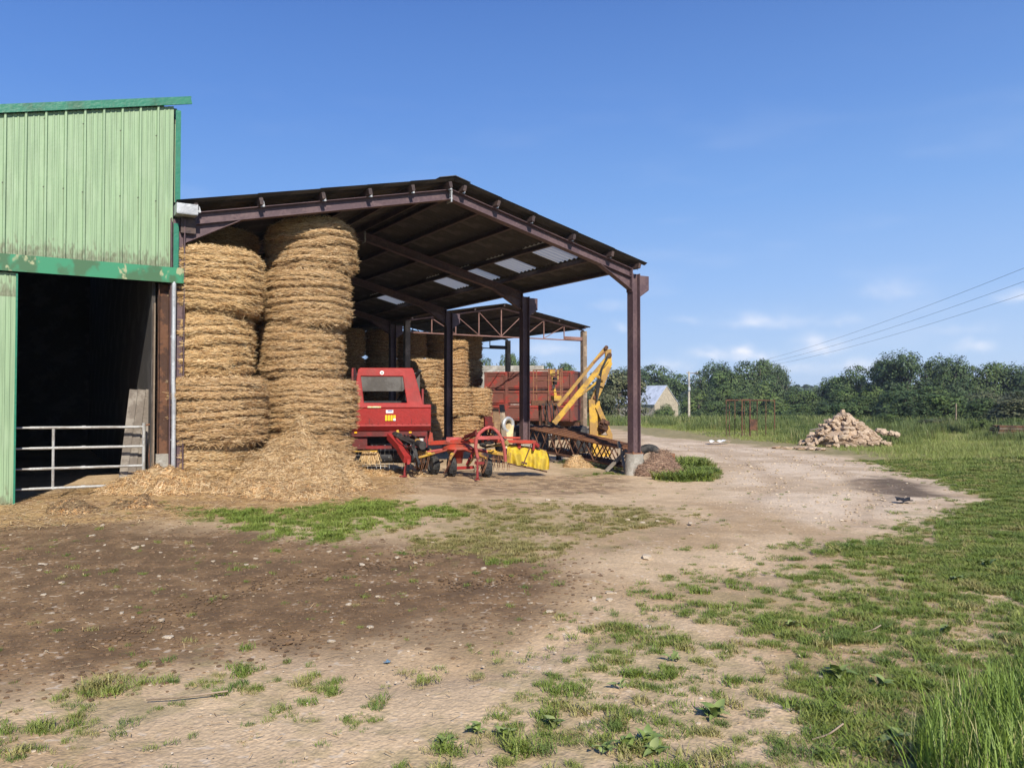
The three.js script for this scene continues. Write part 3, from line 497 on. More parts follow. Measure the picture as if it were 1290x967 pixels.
// round bale standing on end; radius 1 and height 1 are scaled by R and H
function baleBody(R, H, seed, rings) {
  const nt = 110, ny = 64, P = [], U = [], I = [], r0 = seed * 13.7;
  const rad = (a, v) => {
    const y = v * H, wob = (fbm(Math.cos(a) * 1.4 + r0, Math.sin(a) * 1.4 + y * .7, 3) - .5) * .13, ph = v * rings + (fbm(Math.cos(a) * 1.2 + r0 + 4, Math.sin(a) * 1.2 + 3 + v * 2.5, 3) - .5) * 1.5 + (vn(v * 5 + r0, 3.3) - .5) * .9;
    const gr = Math.pow(Math.abs(Math.sin(ph * Math.PI)), .6), amp = .035 + .085 * vn(Math.floor(ph) * 3.1 + r0, 2.2), rb = (vn(Math.floor(ph) * 5.3 + r0, 7.7) - .5) * .06 * gr;
    const edge = Math.min(v, 1 - v) * H, round = edge < .17 ? -(1 - Math.sqrt(1 - (1 - edge / .17) ** 2)) * .17 : 0;
    return R * (1 + wob) + rb - amp * (1 - gr) + round + (fbm(a * 7 + r0, y * 9 + 20, 3) - .5) * .10;
  };
  for (let j = 0; j <= ny; j++) for (let i = 0; i <= nt; i++) { const a = i / nt * 2 * Math.PI, v = j / ny, r = rad(i === nt ? 0 : a, v); P.push(Math.cos(a) * r, v * H, Math.sin(a) * r); U.push(a * R, v * H + r0); if (i < nt && j < ny) { const o = j * (nt + 1) + i; I.push(o, o + nt + 1, o + nt + 2, o, o + nt + 2, o + 1); } }
  for (const [v, yo] of [[1, .03], [0, -.0]]) { const c = P.length / 3; P.push(0, v * H + yo, 0); U.push(0, 0); for (let k = 1; k <= 4; k++) for (let i = 0; i <= nt; i++) { const a = i / nt * 2 * Math.PI, r = rad(i === nt ? 0 : a, v) * k / 4; P.push(Math.cos(a) * r, v * H + yo * (1 - k / 4) + (k < 4 ? (vn(Math.cos(a) * r * 9 + 40, Math.sin(a) * r * 9 + 40) - .5) * .03 : 0), Math.sin(a) * r); U.push(Math.cos(a) * r, Math.sin(a) * r); } for (let i = 0; i < nt; i++) { I.push(c, c + 1 + i, c + 2 + i); for (let k = 0; k < 3; k++) { const o = c + 1 + k * (nt + 1) + i; I.push(o, o + nt + 1, o + nt + 2, o, o + nt + 2, o + 1); } } }
  const g = new THREE.BufferGeometry(); g.setAttribute('position', new THREE.Float32BufferAttribute(P, 3)); g.setAttribute('uv', new THREE.Float32BufferAttribute(U, 2)); g.setIndex(I); g.computeVertexNormals();
  return [g, rad];
}
function baleStrands(R, H, rad, seed, n, long) {
  const r = rngFrom(seed), L = [];
  for (let i = 0; i < n; i++) {
    const a = r() * 6.283, v = r(), rim = r() < .12, vv = rim ? (r() < .6 ? .97 + .03 * r() : .03 * r()) : v, q = rad(a, vv), nrm = V(Math.cos(a), 0, Math.sin(a)), tan = V(-Math.sin(a), 0, Math.cos(a));
    const out = r() * r() * (rim ? 1.5 : .9), up = (r() - .5 + (r() - .5)) * (rim ? 1.5 : .5), d = tan.multiplyScalar(r() < .5 ? 1 : -1).addScaledVector(nrm, out).add(V(0, up - (rim ? .5 : .05), 0)).normalize();
    const len = (.06 + .17 * r()) * long; const p = V(Math.cos(a) * (q + .004), vv * H, Math.sin(a) * (q + .004)).addScaledVector(d, -len * .4);
    L.push([p, d, len, .0045 + .0035 * r(), strawTones[Math.floor(r() * strawTones.length)], nrm]);
  }
  return strandGeometry(L);
}
const baleKinds = [];
for (let k = 0; k < 4; k++) { const R = 1, H = 1; const [g, rad] = baleBody(.8, 1.02, k + 1, 6.5 + (k % 2)); baleKinds.push([g, baleStrands(.8, 1.02, rad, 100 + k, 19000, 1)]); }
const baleFar = []; for (let k = 0; k < 3; k++) { const [g, rad] = baleBody(.65, 1.02, k + 11, 7 + k); baleFar.push([g, baleStrands(.65, 1.02, rad, 200 + k, 1800, 1.5)]); }
function bale(kinds, i, pos, turn, sx, sy, label, group, tilt = 0) {
  const T = thing('straw_bale', label, 'straw bale', pos, turn, group), [g, s] = kinds[i % kinds.length];
  const tint = Math.floor(Math.abs(Math.sin(pos.x * 37.7 + pos.y * 91.3 + pos.z * 13.1)) * 4) % 4; meshOf(g, M.strawTints[tint], 'bale_body', T); const o = meshOf(s, M.strandTints[tint], 'loose_straw', T); o.userData.kind = 'stuff'; T.scale.set(sx, sy * .985, sx); T.rotation.z = tilt; return T;
}
const order = ['lowest', 'second', 'third', 'fourth', 'topmost'];
[[-.10, .44, .56, .97, 1.03], [.93, .54, .48, 1.07, 1.04], [1.99, .41, .58, .97, 1.02], [3.02, .48, .53, 1.02, 1.03]].forEach(([y, lx, t, s, sy], i) => bale(baleKinds, i, S(lx, y, t), i * 1.3, s, sy, `${i === 3 ? 'topmost' : order[i]} round straw bale of the stack against the green barn`, 'straw stack by the barn', [0, .03, -.025, .02][i]));
[[.10, 2.24, .95, 1.06, .95], [1.05, 2.28, .92, 1.06, .93], [1.99, 2.16, .97, .94, .94], [2.94, 2.24, .88, .97, .94], [3.88, 2.36, .94, .99, .93]].forEach(([y, lx, t, s, sy], i) => bale(baleKinds, i + 2, S(lx, y, t), i * 2.1 + .7, s, sy, `${order[i]} round straw bale of the tall stack beside the red baler`, 'tall straw stack', [0, .02, -.03, .03, -.07][i]));
// bales further inside, behind the two stacks
[[.5, 2.3], [2.2, 2.75], [.5, 4.0], [2.1, 4.5], [.6, 5.7], [2.2, 6.2]].forEach(([lx, t], c) => { for (let k = 0; k < (c === 1 ? 3 : 4); k++) bale(baleKinds, c + k, S(lx, .02 + k * 1.06, t), c * 1.9 + k, .97, 1.03, 'round straw bale stacked in the dark behind the front stacks', 'inner straw stacks'); });
bale(baleKinds, 1, S(.95, 4.02, 2.3), .4, .9, .74, 'straw bale wedged under the roof behind the barn-side stack', null);
// sunlit pile under the truss shed
const pile = [[10.75, 13.2, 0, 'bottom row'], [12.05, 13.25, 0, 'bottom row'], [13.3, 13.3, 0, 'bottom row'], [10.57, 13.25, 1.06, 'middle row'], [11.72, 13.2, 1.06, 'middle row'], [12.72, 13.3, 1.06, 'middle row'], [10.45, 13.3, 2.1, 'upper row'], [11.55, 13.25, 2.1, 'upper row'], [11.85, 13.35, 3.1, 'very top']];
pile.forEach(([lx, t, y, row], i) => { const p = S(lx, y, t); bale(baleFar, i, p, i * 1.7, row === 'very top' ? .62 : row === 'middle row' && i === 5 ? .82 : .98, row === 'very top' ? .78 : 1.02, `sunlit straw bale in the ${row} of the pile behind the red baler`, `sunlit pile, ${row}`); });
// dark stacks at the back
for (let c = 0; c < 8; c++) for (let k = 0; k < 4; k++) bale(baleFar, c + k, S(4.8 + c * 1.34, k * 1.12, 16.75 + (c % 2) * .15), c + k * 2.3, 1.03, 1.1, 'round straw bale in the shaded stacks at the back of the sheds', 'shaded back stacks');

// loose straw heap at the foot of the tall stack
function heap(name, label, category, c, rx, rz, h, seed, strands, len, mat = M.strawMess, tones = strawTones, lump = .35) {
  const T = thing(name, label, category, V(c.x, 0, c.z)), n = 70, P = [], U = [], I = [];
  const hh = (x, z) => { const e = Math.sqrt((x / rx) ** 2 + (z / rz) ** 2) + (fbm(x * 1.6 + seed, z * 1.6 + seed * 2, 3) - .5) * .7, k = Math.max(0, 1 - e); return h * Math.pow(k, .62) * (1 + (fbm(x * 2.2 + seed + 9, z * 2.2 + 4, 3) - .5) * lump * 2.4) + (fbm(x * 4.5 + 3, z * 4.5 + seed, 4) - .5) * .30 * Math.min(1, k * 4) - (e > 1 ? .05 + (e - 1) * .3 : 0); };
  const f = (u, v) => { const x = (u * 2 - 1) * rx * 1.25, z = (v * 2 - 1) * rz * 1.25; return V(x, land(c.x + x, -(c.z + z)) + hh(x, z), z); };
  for (let j = 0; j <= n; j++) for (let i = 0; i <= n; i++) { const p = f(i / n, j / n); P.push(p.x, p.y, p.z); U.push(p.x, p.z + p.y); if (i < n && j < n) { const o = j * (n + 1) + i; I.push(o, o + n + 1, o + n + 2, o, o + n + 2, o + 1); } }
  const g = new THREE.BufferGeometry(); g.setAttribute('position', new THREE.Float32BufferAttribute(P, 3)); g.setAttribute('uv', new THREE.Float32BufferAttribute(U, 2)); g.setIndex(I); g.computeVertexNormals(); meshOf(g, mat, 'heap_body', T);
  const r = rngFrom(seed + 5), L = [];
  for (let i = 0; i < strands * 3 && L.length < strands; i++) {
    const u = r(), v = r(), p = f(u, v), x = p.x, z = p.z; if (hh(x, z) < -.03) continue; const e = .03, nx = V(-(hh(x + e, z) - hh(x - e, z)) / (2 * e), 1, -(hh(x, z + e) - hh(x, z - e)) / (2 * e)).normalize();
    const a = r() * 6.283, d = V(Math.cos(a), (r() - .45) * .7, Math.sin(a)); d.addScaledVector(nx, -d.dot(nx) * .75).normalize(); const l = len * (.4 + r());
    L.push([p.addScaledVector(nx, .006).addScaledVector(d, -l * .4), d, l, .0045 + .004 * r(), tones[Math.floor(r() * tones.length)], nx]);
  }
  const s = meshOf(strandGeometry(L), M.strand, 'strands', T); s.userData.kind = 'stuff'; return T;
}
const heapTones = strawTones.map(c => [c[0] * .92, c[1] * .91, c[2] * .92]);
{ const a = S(1.82, 0, -.12); heap('straw_heap', 'loose tumbled straw heaped at the foot of the tall bale stack', 'straw heap', a, 1.0, 1.25, .98, 3, 24000, .18, M.strawMess, heapTones); }
{ const a = S(1.3, 0, -.95); heap('straw_heap', 'low spread of loose straw in front of the tumbled heap', 'straw heap', a, 1.35, .8, .24, 8, 7000, .15, M.strawMess, heapTones); }
{ const a = S(-.35, 0, -.1); heap('straw_heap', 'low golden straw bank spilling out of the barn doorway', 'straw heap', a, 1.0, .6, .28, 21, 3500, .14); }
{ const a = onLand(728, 588); heap('straw_heap', 'small hummock of pale straw beside the rusty girders', 'straw heap', a, .38, .3, .24, 33, 900, .12); }
{ const a = onLand(487, 598); heap('straw_heap', 'thin golden straw litter under the red baler', 'straw heap', a, .9, .6, .07, 44, 2500, .13); }
const dung = [[.22, .14, .07], [.30, .2, .1], [.14, .09, .05], [.4, .28, .14]];
{ const a = onLand(92, 645); heap('manure_clod', 'matted brown clod of old straw in front of the gate', 'clod', a, .34, .22, .16, 51, 700, .12, M.strawMess, dung); }
{ const a = onLand(175, 638); heap('manure_clod', 'matted grey-brown clod of straw near the downpipe', 'clod', a, .38, .2, .14, 57, 700, .12, M.strawMess, dung); }
// straw lying about
{
  const r = rngFrom(9), L = [];
  const put = (x, d, len, wd) => { const a = r() * 6.283, p = V(x, land(x, d) + .008 + .012 * r(), -d), dd = V(Math.cos(a), (r() - .5) * .25, Math.sin(a)).normalize(); L.push([p, dd, len, wd, strawTones[Math.floor(r() * strawTones.length)], V(0, 1, 0)]); };
  for (let i = 0; i < 60000; i++) { const d = 9 + 6.5 * r(), x = -9.5 + 10 * r(); if (r() < look(LAY.straw, x + (r() - .5) * .5, d + (r() - .5) * .5) * .55) put(x, d, .06 + .12 * r(), .006 + .005 * r()); }
  for (let i = 0; i < 3600; i++) { const d = 2.5 + 15 * r(), x = (r() * 2 - 1) * (.7 * d + 1); if (r() < .8) put(x, d, .03 + .09 * r() * r(), .0035 + .003 * r()); }
  for (let i = 0; i < 7000; i++) { const d = 14 + 5 * r(), x = -3 + 7 * r(); if (r() < look(LAY.trash, x, d) * .7) put(x, d, .05 + .1 * r(), .007); }
  const o = meshOf(strandGeometry(L), M.strand, 'scattered_straw'); tag(o, 'stray stalks of straw littering the yard dirt', 'straw', null, 'stuff');
}

// ---------- round baler ----------
function wheel(parent, c, axis, R, W, mats = [M.tyre, M.galv], name = 'wheel') {   // wheel > tyre, rim
  const G = new THREE.Group(); G.name = name; G.position.copy(c); G.quaternion.setFromUnitVectors(V(0, 1, 0), axis.clone().normalize()); parent.add(G);
  const b = W / 2, t = new Geo().lathe([[R * .58, -b], [R * .86, -b * 1.08], [R * .97, -b * .8], [R, -b * .4], [R, b * .4], [R * .97, b * .8], [R * .86, b * 1.08], [R * .58, b], [R * .58, -b]], 28);
  for (let k = 0; k < 18; k++) { const a = k / 18 * 6.283; t.box(.035 * R / .3, W * .46, .028 * R / .3, Math.cos(a) * R, (k % 2 ? .24 : -.24) * W, Math.sin(a) * R, 0, -a, k % 2 ? .35 : -.35); }
  t.mesh('tyre', mats[0], G); new Geo().lathe([[0, b * .3], [R * .2, b * .35], [R * .26, b * .15], [R * .5, b * .1], [R * .6, b * .75], [R * .6, -b * .75], [R * .5, -b * .1], [0, -b * .2]], 20).mesh('rim', mats[1], G); return G;
}
{
  const g0 = .10, T = thing('round_baler', 'red round baler with framed front opening and pickup, parked in the shed', 'baler', V(-2.54, g0, -16.55), .13);
  const Y = py => 1.6 + (505 - py) / 60.2 - g0, X = px => (px - 492) / 60.2;
  const lean = new THREE.Matrix4().makeTranslation(0, Y(511), .02).multiply(new THREE.Matrix4().makeRotationX(-.20));
  const yt = Y(463.5) - Y(511), yw = Y(473) - Y(511), yb = Y(508.5) - Y(511);
  new Geo().extrude([[X(446), -.02], [X(533), -.02], [X(520.5), yt - .05], [X(519), yt], [X(455), yt], [X(452.5), yt - .03]], .05, lean, .012, [[[X(459), yb], [X(454.5), yw], [X(508), yw], [X(513.5), yb]]]).mesh('front_frame', M.redPaint, T);
  // side walls of the bale chamber
  const prof = [[0, .62], [0, Y(511)], [-.17, Y(464)], [-.75, Y(462)], [-1.35, 2.02], [-1.8, 1.6], [-1.9, 1.1], [-1.7, .65], [-1.2, .5]];
  const sideM = x => new THREE.Matrix4().makeTranslation(x, 0, 0).multiply(new THREE.Matrix4().makeRotationY(Math.PI / 2)).multiply(new THREE.Matrix4().makeScale(-1, 1, 1));
  new Geo().extrude(prof, .03, sideM(-.80), .008).mesh('side_wall', M.redDeep, T);
  new Geo().extrude(prof.map(([z, y]) => [z, y > 1.9 ? Math.min(y, 1.75 + Math.max(0, (-z - .2)) * 0) : y]), .03, sideM(.66), .008).mesh('side_wall', M.redDeep, T);
  new Geo().bar(V(.62, Y(466), -.18), V(.10, Y(509), -.95), .07, .05).mesh('cross_brace', M.black, T);
  new Geo().box(1.40, .9, .04, -.07, 1.05, -.42, -.1).mesh('belt', M.black, T);
  new Geo().box(1.40, .42, .04, -.07, 1.93, -1.35, .3).box(.03, .42, .05, .24, 1.93, -1.32, .3).mesh('rear_gate', M.concreteDark, T);
  // front body panel with its lip and swage
  new Geo().extrude([[-.16, Y(541)], [.02, Y(541.5)], [.11, Y(536)], [.10, Y(534)], [.13, Y(514)], [.15, Y(512.5)], [.14, Y(510)], [-.16, Y(510)]], 1.62, new THREE.Matrix4().makeTranslation(-.79, 0, .02).multiply(new THREE.Matrix4().makeRotationY(Math.PI / 2)).multiply(new THREE.Matrix4().makeScale(-1, 1, 1)), .012).mesh('front_panel', M.redPaint, T);
  const plate = (px0, py0, px1, py1, mat, name, z = .155) => new Geo().box(X(px1) - X(px0), Y(py0) - Y(py1), .008, (X(px0) + X(px1)) / 2, (Y(py0) + Y(py1)) / 2, z).mesh(name, mat, T);
  plate(464.5, 511.5, 481, 513.2, weathered([.72, .55, .25], [.85, .75, .5], .4, .6, 6), 'type_plate', .186);
  plate(487, 516, 496, 520, M.white, 'sticker'); plate(489, 516.3, 495, 517.6, std({ color: new THREE.Color().setRGB(.2, .25, .5) }), 'sticker_print', .161);
  for (let k = 0; k < 3; k++) plate(486 + k * 3.3, 522.5, 488.6 + k * 3.3, 529.5, M.yellowPlate, 'warning_sticker'); plate(496, 522.5, 499, 526.5, M.yellowPlate, 'warning_sticker'); plate(496, 526.6, 499, 529.5, M.white, 'warning_sticker');
  { const o = new Geo().cyl(V(0, 0, 0), V(0, 0, .008), .042, .042, 20).mesh('badge', M.white, T); o.position.set(X(481.5), Y(469.5), -.06); o.rotation.x = -.2; const i = new Geo().extrude([[-.022, -.018], [.022, -.018], [0, .022]], .004, new THREE.Matrix4().makeTranslation(0, 0, .009), 0, [[[-.009, -.010], [0, .008], [.009, -.010]]]).mesh('badge_mark', M.black, o); }
  for (const px of [469, 516]) { new Geo().box(.055, .035, .03, X(px) - .32 * Math.sign(492 - px) * 0 + (px < 492 ? X(450) - X(469) : X(517) - X(516)), Y(544), .11).mesh('reflector', M.amber, T); }
  // lower frame, pickup, drawbar
  new Geo().box(1.5, .10, .10, -.02, Y(546), .05).box(.30, .30, .06, -.62, Y(553), .0).box(.26, .34, .06, .64, Y(553), .0).box(.16, .22, .10, .06, Y(549), .06).mesh('front_beam', M.redDeep, T);
  new Geo().box(.05, .17, .03, .17, Y(546), .14, 0, 0, .2).mesh('yellow_stay', M.yellow, T);
  new Geo().box(1.32, .06, .16, -.16, Y(562), .22).mesh('pickup_frame', M.redDeep, T); new Geo().box(.50, .022, .03, -.50, Y(566.5), .31).mesh('guard_bar', M.yellow, T);
  { const reel = new Geo().cyl(V(-.74, .34, .02), V(.52, .34, .02), .13, .13, 14).mesh('pickup_reel', M.black, T); const tn = new Geo(); for (let i = 0; i < 15; i++) for (let k = 0; k < 7; k++) { const a = k * .9 + i * .3, x = -.72 + i * .088; tn.bar(V(x, .34 + Math.sin(a) * .12, .02 + Math.cos(a) * .12), V(x, .34 + Math.sin(a + .35) * .25, .02 + Math.cos(a + .35) * .25), .007, .007); } tn.mesh('tine', M.galv, reel); }
  const beam = [V(.0, Y(549), .10), V(.24, Y(563), .62), V(.36, Y(574), 1.0)];
  new Geo().bar(beam[0], beam[1], .13, .14).mesh('drawbar', M.redPaint, T); new Geo().bar(beam[1].clone().add(V(-.01, .0, -.04)), beam[2], .15, .15).box(.05, .1, .18, .38, Y(576), 1.08).mesh('drawbar_head', M.redPaint, T);
  new Geo().bar(V(.30, .02, .9), V(.34, .36, .9), .045, .045).box(.15, .02, .10, .28, .02, .92).mesh('jack_stand', M.redDeep, T);
  const pto = new Geo().cyl(V(.12, Y(549), .12), V(.62, Y(556), 1.1), .055, .05, 12).cyl(V(.10, Y(548), .1), V(.20, Y(549), .3), .085, .075, 12).cyl(V(.56, Y(555), 1.0), V(.66, Y(557), 1.18), .07, .085, 12); pto.mesh('drive_shaft', M.black, T);
  new Geo().add(new THREE.SphereGeometry(.06, 10, 8), new THREE.Matrix4().makeTranslation(.56, Y(553), .95)).mesh('shaft_cap', M.yellow, T);
  const r = rngFrom(4); for (let k = 0; k < 6; k++) { const a = V(.05 + .08 * k, Y(547), .1), b = V(.45 + .06 * r(), Y(560), .9 + .3 * r()), m = a.clone().lerp(b, .5).add(V((r() - .5) * .25, .08 - .3 * r(), .1)); new Geo().tube([a, m, b, b.clone().add(V(.05 + .1 * r(), -.25 - .15 * r(), .1))], .014, 6, 14).mesh('hose', M.black, T); }
  { const rv = new Geo(); for (let k = 0; k < 13; k++) for (const py of [515.5, 533]) rv.cyl(V(-.74 + k * .125, Y(py), .12), V(-.74 + k * .125, Y(py), .158), .009, .009, 6); rv.mesh('rivet', M.redDeep, T); for (const x of [-.42, .44]) new Geo().box(.006, Y(514) - Y(534), .01, x, (Y(514) + Y(534)) / 2, .138).mesh('panel_seam', M.black, T); new Geo().box(.06, .09, .03, -.6, Y(504), .02).box(.06, .09, .03, .55, Y(504), .02).mesh('hinge', M.black, T); new Geo().box(.10, .16, .06, X(452), Y(505), .04).mesh('bracket', M.yellow, T); }
  for (const s of [-1, 1]) wheel(T, V(s * .72 - .05, .36, -1.0), V(1, 0, 0), .38, .26);
  new Geo().cyl(V(-.75, .36, -1.0), V(.65, .36, -1.0), .04, .04, 8).box(.1, .35, .1, -.5, .5, -1).box(.1, .35, .1, .4, .5, -1).mesh('axle', M.black, T);
  const hay = strandGeometry(Array.from({ length: 260 }, () => { const n = V(0, 0, 1); return [V(-.55 + .3 * r(), .42 + .12 * r(), .12 + .1 * r()), V((r() - .5) * .8, -1, (r() - .3) * .4).normalize(), .16 + .12 * r(), .008, strawTones[Math.floor(r() * 8)], n]; })); meshOf(hay, M.strand, 'hanging_straw', T).userData.kind = 'stuff';
}

// ---------- rotary rake ----------
{
  const g0 = .05, c = at(580, 594, 16.9), T = thing('rotary_rake', 'red rotary hay rake with tine arms and yellow crop curtain', 'hay rake', V(c.x, g0, c.z), 0);
  const p = (px, py, d) => { const v = at(px, py, d); return V(v.x - c.x, v.y - g0, v.z - c.z); };
  const hub = p(577, 563, 16.9), hy = hub.y;
  new Geo().lathe([[0, .10], [.10, .10], [.24, .06], [.33, -.01], [.33, -.06], [.12, -.10], [.09, -.34], [0, -.34]], 24, new THREE.Matrix4().makeTranslation(hub.x, hub.y, hub.z)).mesh('gearbox', M.orangeRed, T);
  for (let k = 0; k < 9; k++) {
    const a = k / 9 * 6.283 + .25, d = V(Math.cos(a), 0, Math.sin(a)), s = V(-Math.sin(a), 0, Math.cos(a)), in0 = hub.clone().addScaledVector(d, .25).add(V(0, -.04, 0)), mid = hub.clone().addScaledVector(d, .66).add(V(0, -.10, 0)), end = hub.clone().addScaledVector(d, 1.08).add(V(0, -.17, 0));
    const arm = new Geo().cyl(in0, mid, .024, .024, 8).mesh('tine_arm', k % 2 ? M.orangeRed : M.pinkRed, T); new Geo().cyl(mid, end, .026, .026, 8).cyl(mid.clone().addScaledVector(d, .1), mid.clone().addScaledVector(d, .2), .036, .036, 8).mesh('tine_holder', M.yellow, arm);
    const tn = new Geo(); for (let i = 0; i < 4; i++) for (const o of [-.02, .02]) { const q = mid.clone().addScaledVector(d, .14 + i * .11 + o); tn.bent([q, q.clone().addScaledVector(s, .04).add(V(0, -.2, 0)), q.clone().addScaledVector(s, .12).add(V(0, -.36, 0))], .006, 4); } tn.mesh('tine', M.rust, arm);
  }
  // main beam, headstock arch and stays
  new Geo().bar(p(543, 558, 16.9), p(630, 553, 16.5), .11, .09).mesh('main_beam', M.orangeRed, T);
  new Geo().box(.32, .10, .14, p(572, 553.5, 16.8).x, p(572, 553.5, 16.8).y, p(572, 553.5, 16.8).z).mesh('beam_box', M.pinkRed, T);
  new Geo().bar(p(541.5, 545, 16.9), p(543, 560, 16.9), .08, .11).bar(p(535, 547, 16.9), p(543, 544.5, 16.9), .06, .05).mesh('beam_bracket', M.orangeRed, T);
  new Geo().bent([p(602, 578, 15.9), p(599, 563, 15.9), p(600, 553, 15.9), p(604, 545.5, 15.9), p(610.5, 540, 15.9), p(617, 538, 15.95)], .036, 10).mesh('headstock_leg', M.pinkRed, T);
  new Geo().bent([p(637, 581, 15.9), p(635.5, 566, 15.9), p(632.5, 554, 15.9), p(627.5, 544.5, 15.9), p(622, 539.5, 15.9), p(617, 538, 15.95)], .034, 10).mesh('headstock_leg', M.pinkRed, T);
  new Geo().bar(p(601, 551.5, 15.9), p(632, 551, 15.9), .05, .07).mesh('headstock_crossbar', M.pinkRed, T);
  new Geo().box(.16, .2, .1, p(615, 531, 16).x, p(615, 531, 16).y, p(615, 531, 16).z, .2, .3).bar(p(616, 533, 16), p(610, 550, 16.5), .045, .06).bar(p(621, 534, 16), p(614, 552, 16.4), .035, .045).mesh('top_link', M.redDeep, T);
  const r = rngFrom(12); const cl = new Geo(); for (let k = 0; k < 14; k++) { const q = p(602 + 24 * r(), 543 + 18 * r(), 16.1 + .5 * r()); cl.box(.04 + .09 * r(), .03 + .08 * r(), .06 + .1 * r(), q.x, q.y, q.z, r(), r(), r()); } cl.mesh('linkage', M.black, T);
  for (let k = 0; k < 5; k++) { const a = p(617, 534, 16.0), b = p(586 + 13 * k, 553 + 4 * r(), 16.5); new Geo().tube([a, a.clone().lerp(b, .5).add(V((r() - .5) * .3, .14 * r(), .1)), b], .012, 6, 12).mesh('hose', M.black, T); }
  new Geo().bar(p(600, 542, 16.2), p(582, 553, 16.6), .03, .03).bar(p(600, 546, 16.2), p(586, 550, 16.6), .05, .08).mesh('stay', M.redDeep, T);
  new Geo().cyl(p(611, 563.5, 16.4), p(636, 559, 16.0), .028, .028, 10).cyl(p(634, 559, 16.0), p(639, 557.5, 15.95), .06, .06, 10).mesh('drive_shaft', weathered([.30, .22, .06], [.12, .1, .06], .4, .6), T);
  // swath board arm with yellow curtain
  new Geo().bar(p(626, 555.5, 16.5), p(674, 556.5, 17.0), .08, .07).bar(p(626, 551, 16.7), p(655, 551.5, 16.9), .045, .045).mesh('curtain_arm', M.orangeRed, T);
  new Geo().bar(p(654, 556, 16.9), p(654, 564, 16.9), .09, .08).bar(p(672, 556, 17), p(678, 562, 17.1), .06, .07).bar(p(673, 558, 17.0), p(672, 567, 17.0), .12, .05).mesh('arm_bracket', M.redPaint, T);
  { const n = 60, P = [], I = [], U = []; for (let i = 0; i <= n; i++) { const u = i / n; for (let j = 0; j <= 10; j++) { const v = j / 10, top = p(639 + 49 * u, 560 + 8 * u * u, 16.75 + .55 * u - .5 * Math.max(0, u - .8)), bot = p(639 + 53 * Math.min(1, u * 1.02), 583 + 10 * u - (u > .93 ? (u - .93) * 40 : 0), 16.6 + .5 * u); const q = top.lerp(bot, v); const fold = Math.sin(u * 30 + Math.sin(v * 3 + u * 5) * 1.2 + v * 1.5) * .05 * (.25 + v) + Math.sin(u * 13 - v * 2) * .06 * v; q.z += fold; q.x += Math.max(0, u - .86) * .2 * Math.sin(v * Math.PI); P.push(q.x, q.y, q.z); U.push(u * 1.2, v * .5); if (i < n && j < 10) { const o = i * 11 + j; I.push(o, o + 11, o + 12, o, o + 12, o + 1); } } }
    const g = new THREE.BufferGeometry(); g.setAttribute('position', new THREE.Float32BufferAttribute(P, 3)); g.setAttribute('uv', new THREE.Float32BufferAttribute(U, 2)); g.setIndex(I); g.computeVertexNormals(); meshOf(g, M.yellowCloth, 'crop_curtain', T); }
  new Geo().cyl(p(639, 559.5, 16.75), p(688, 567.5, 17.3), .016, .016, 8).cyl(p(640, 583.5, 16.55), p(689, 594, 17.1), .016, .016, 8).mesh('curtain_rail', M.rustDark, T);
  new Geo().bar(p(669, 560, 16.9), p(660, 583, 16.7), .022, .022).bar(p(657, 582, 16.7), p(664, 584, 16.7), .05, .04).mesh('curtain_stay', M.rustDark, T);
  // carriage under the rotor
  new Geo().bar(p(573, 589.5, 16.7), p(596, 588.5, 16.6), .16, .06).bar(p(588, 586, 16.7), p(598, 565, 16.8), .05, .05).mesh('carriage', M.redPaint, T);
  new Geo().tube([p(590, 567, 16.7), p(597, 573, 16.5), p(595, 579, 16.5), p(588, 588, 16.6)], .018, 6, 16).mesh('carriage_stay', M.yellow, T);
  for (const [px, d, yaw] of [[546, 17.0, .5], [569, 16.6, .25], [613, 16.6, .3]]) { const q = at(px, 580, d), y = land(q.x, d) + .2; const wv = V(q.x - c.x, y - g0, -d - c.z); wheel(T, wv, V(Math.cos(yaw), 0, -Math.sin(yaw)), .2, .15, [M.tyre, M.galv]); new Geo().bar(wv, V(wv.x * .6 + hub.x * .4, hy - .3, wv.z * .6 + hub.z * .4), .04, .04).mesh('wheel_fork', M.rustDark, T); }
  new Geo().bar(p(601.5, 576, 15.9), p(601.5, 603, 15.55), .045, .045).box(.10, .02, .1, p(601.5, 603, 15.55).x, .02, p(601.5, 603, 15.55).z).box(.2, .05, .05, p(604, 583, 15.9).x, p(604, 583, 15.9).y, p(604, 583, 15.9).z).mesh('parking_stand', M.redDeep, T);
  new Geo().cyl(p(530.5, 557, 16.4), p(530.5, 552, 16.4), .045, .05, 12).add(new THREE.SphereGeometry(.05, 10, 8), new THREE.Matrix4().makeTranslation(...p(530.5, 558, 16.4).toArray())).mesh('marker', M.white, T);
}

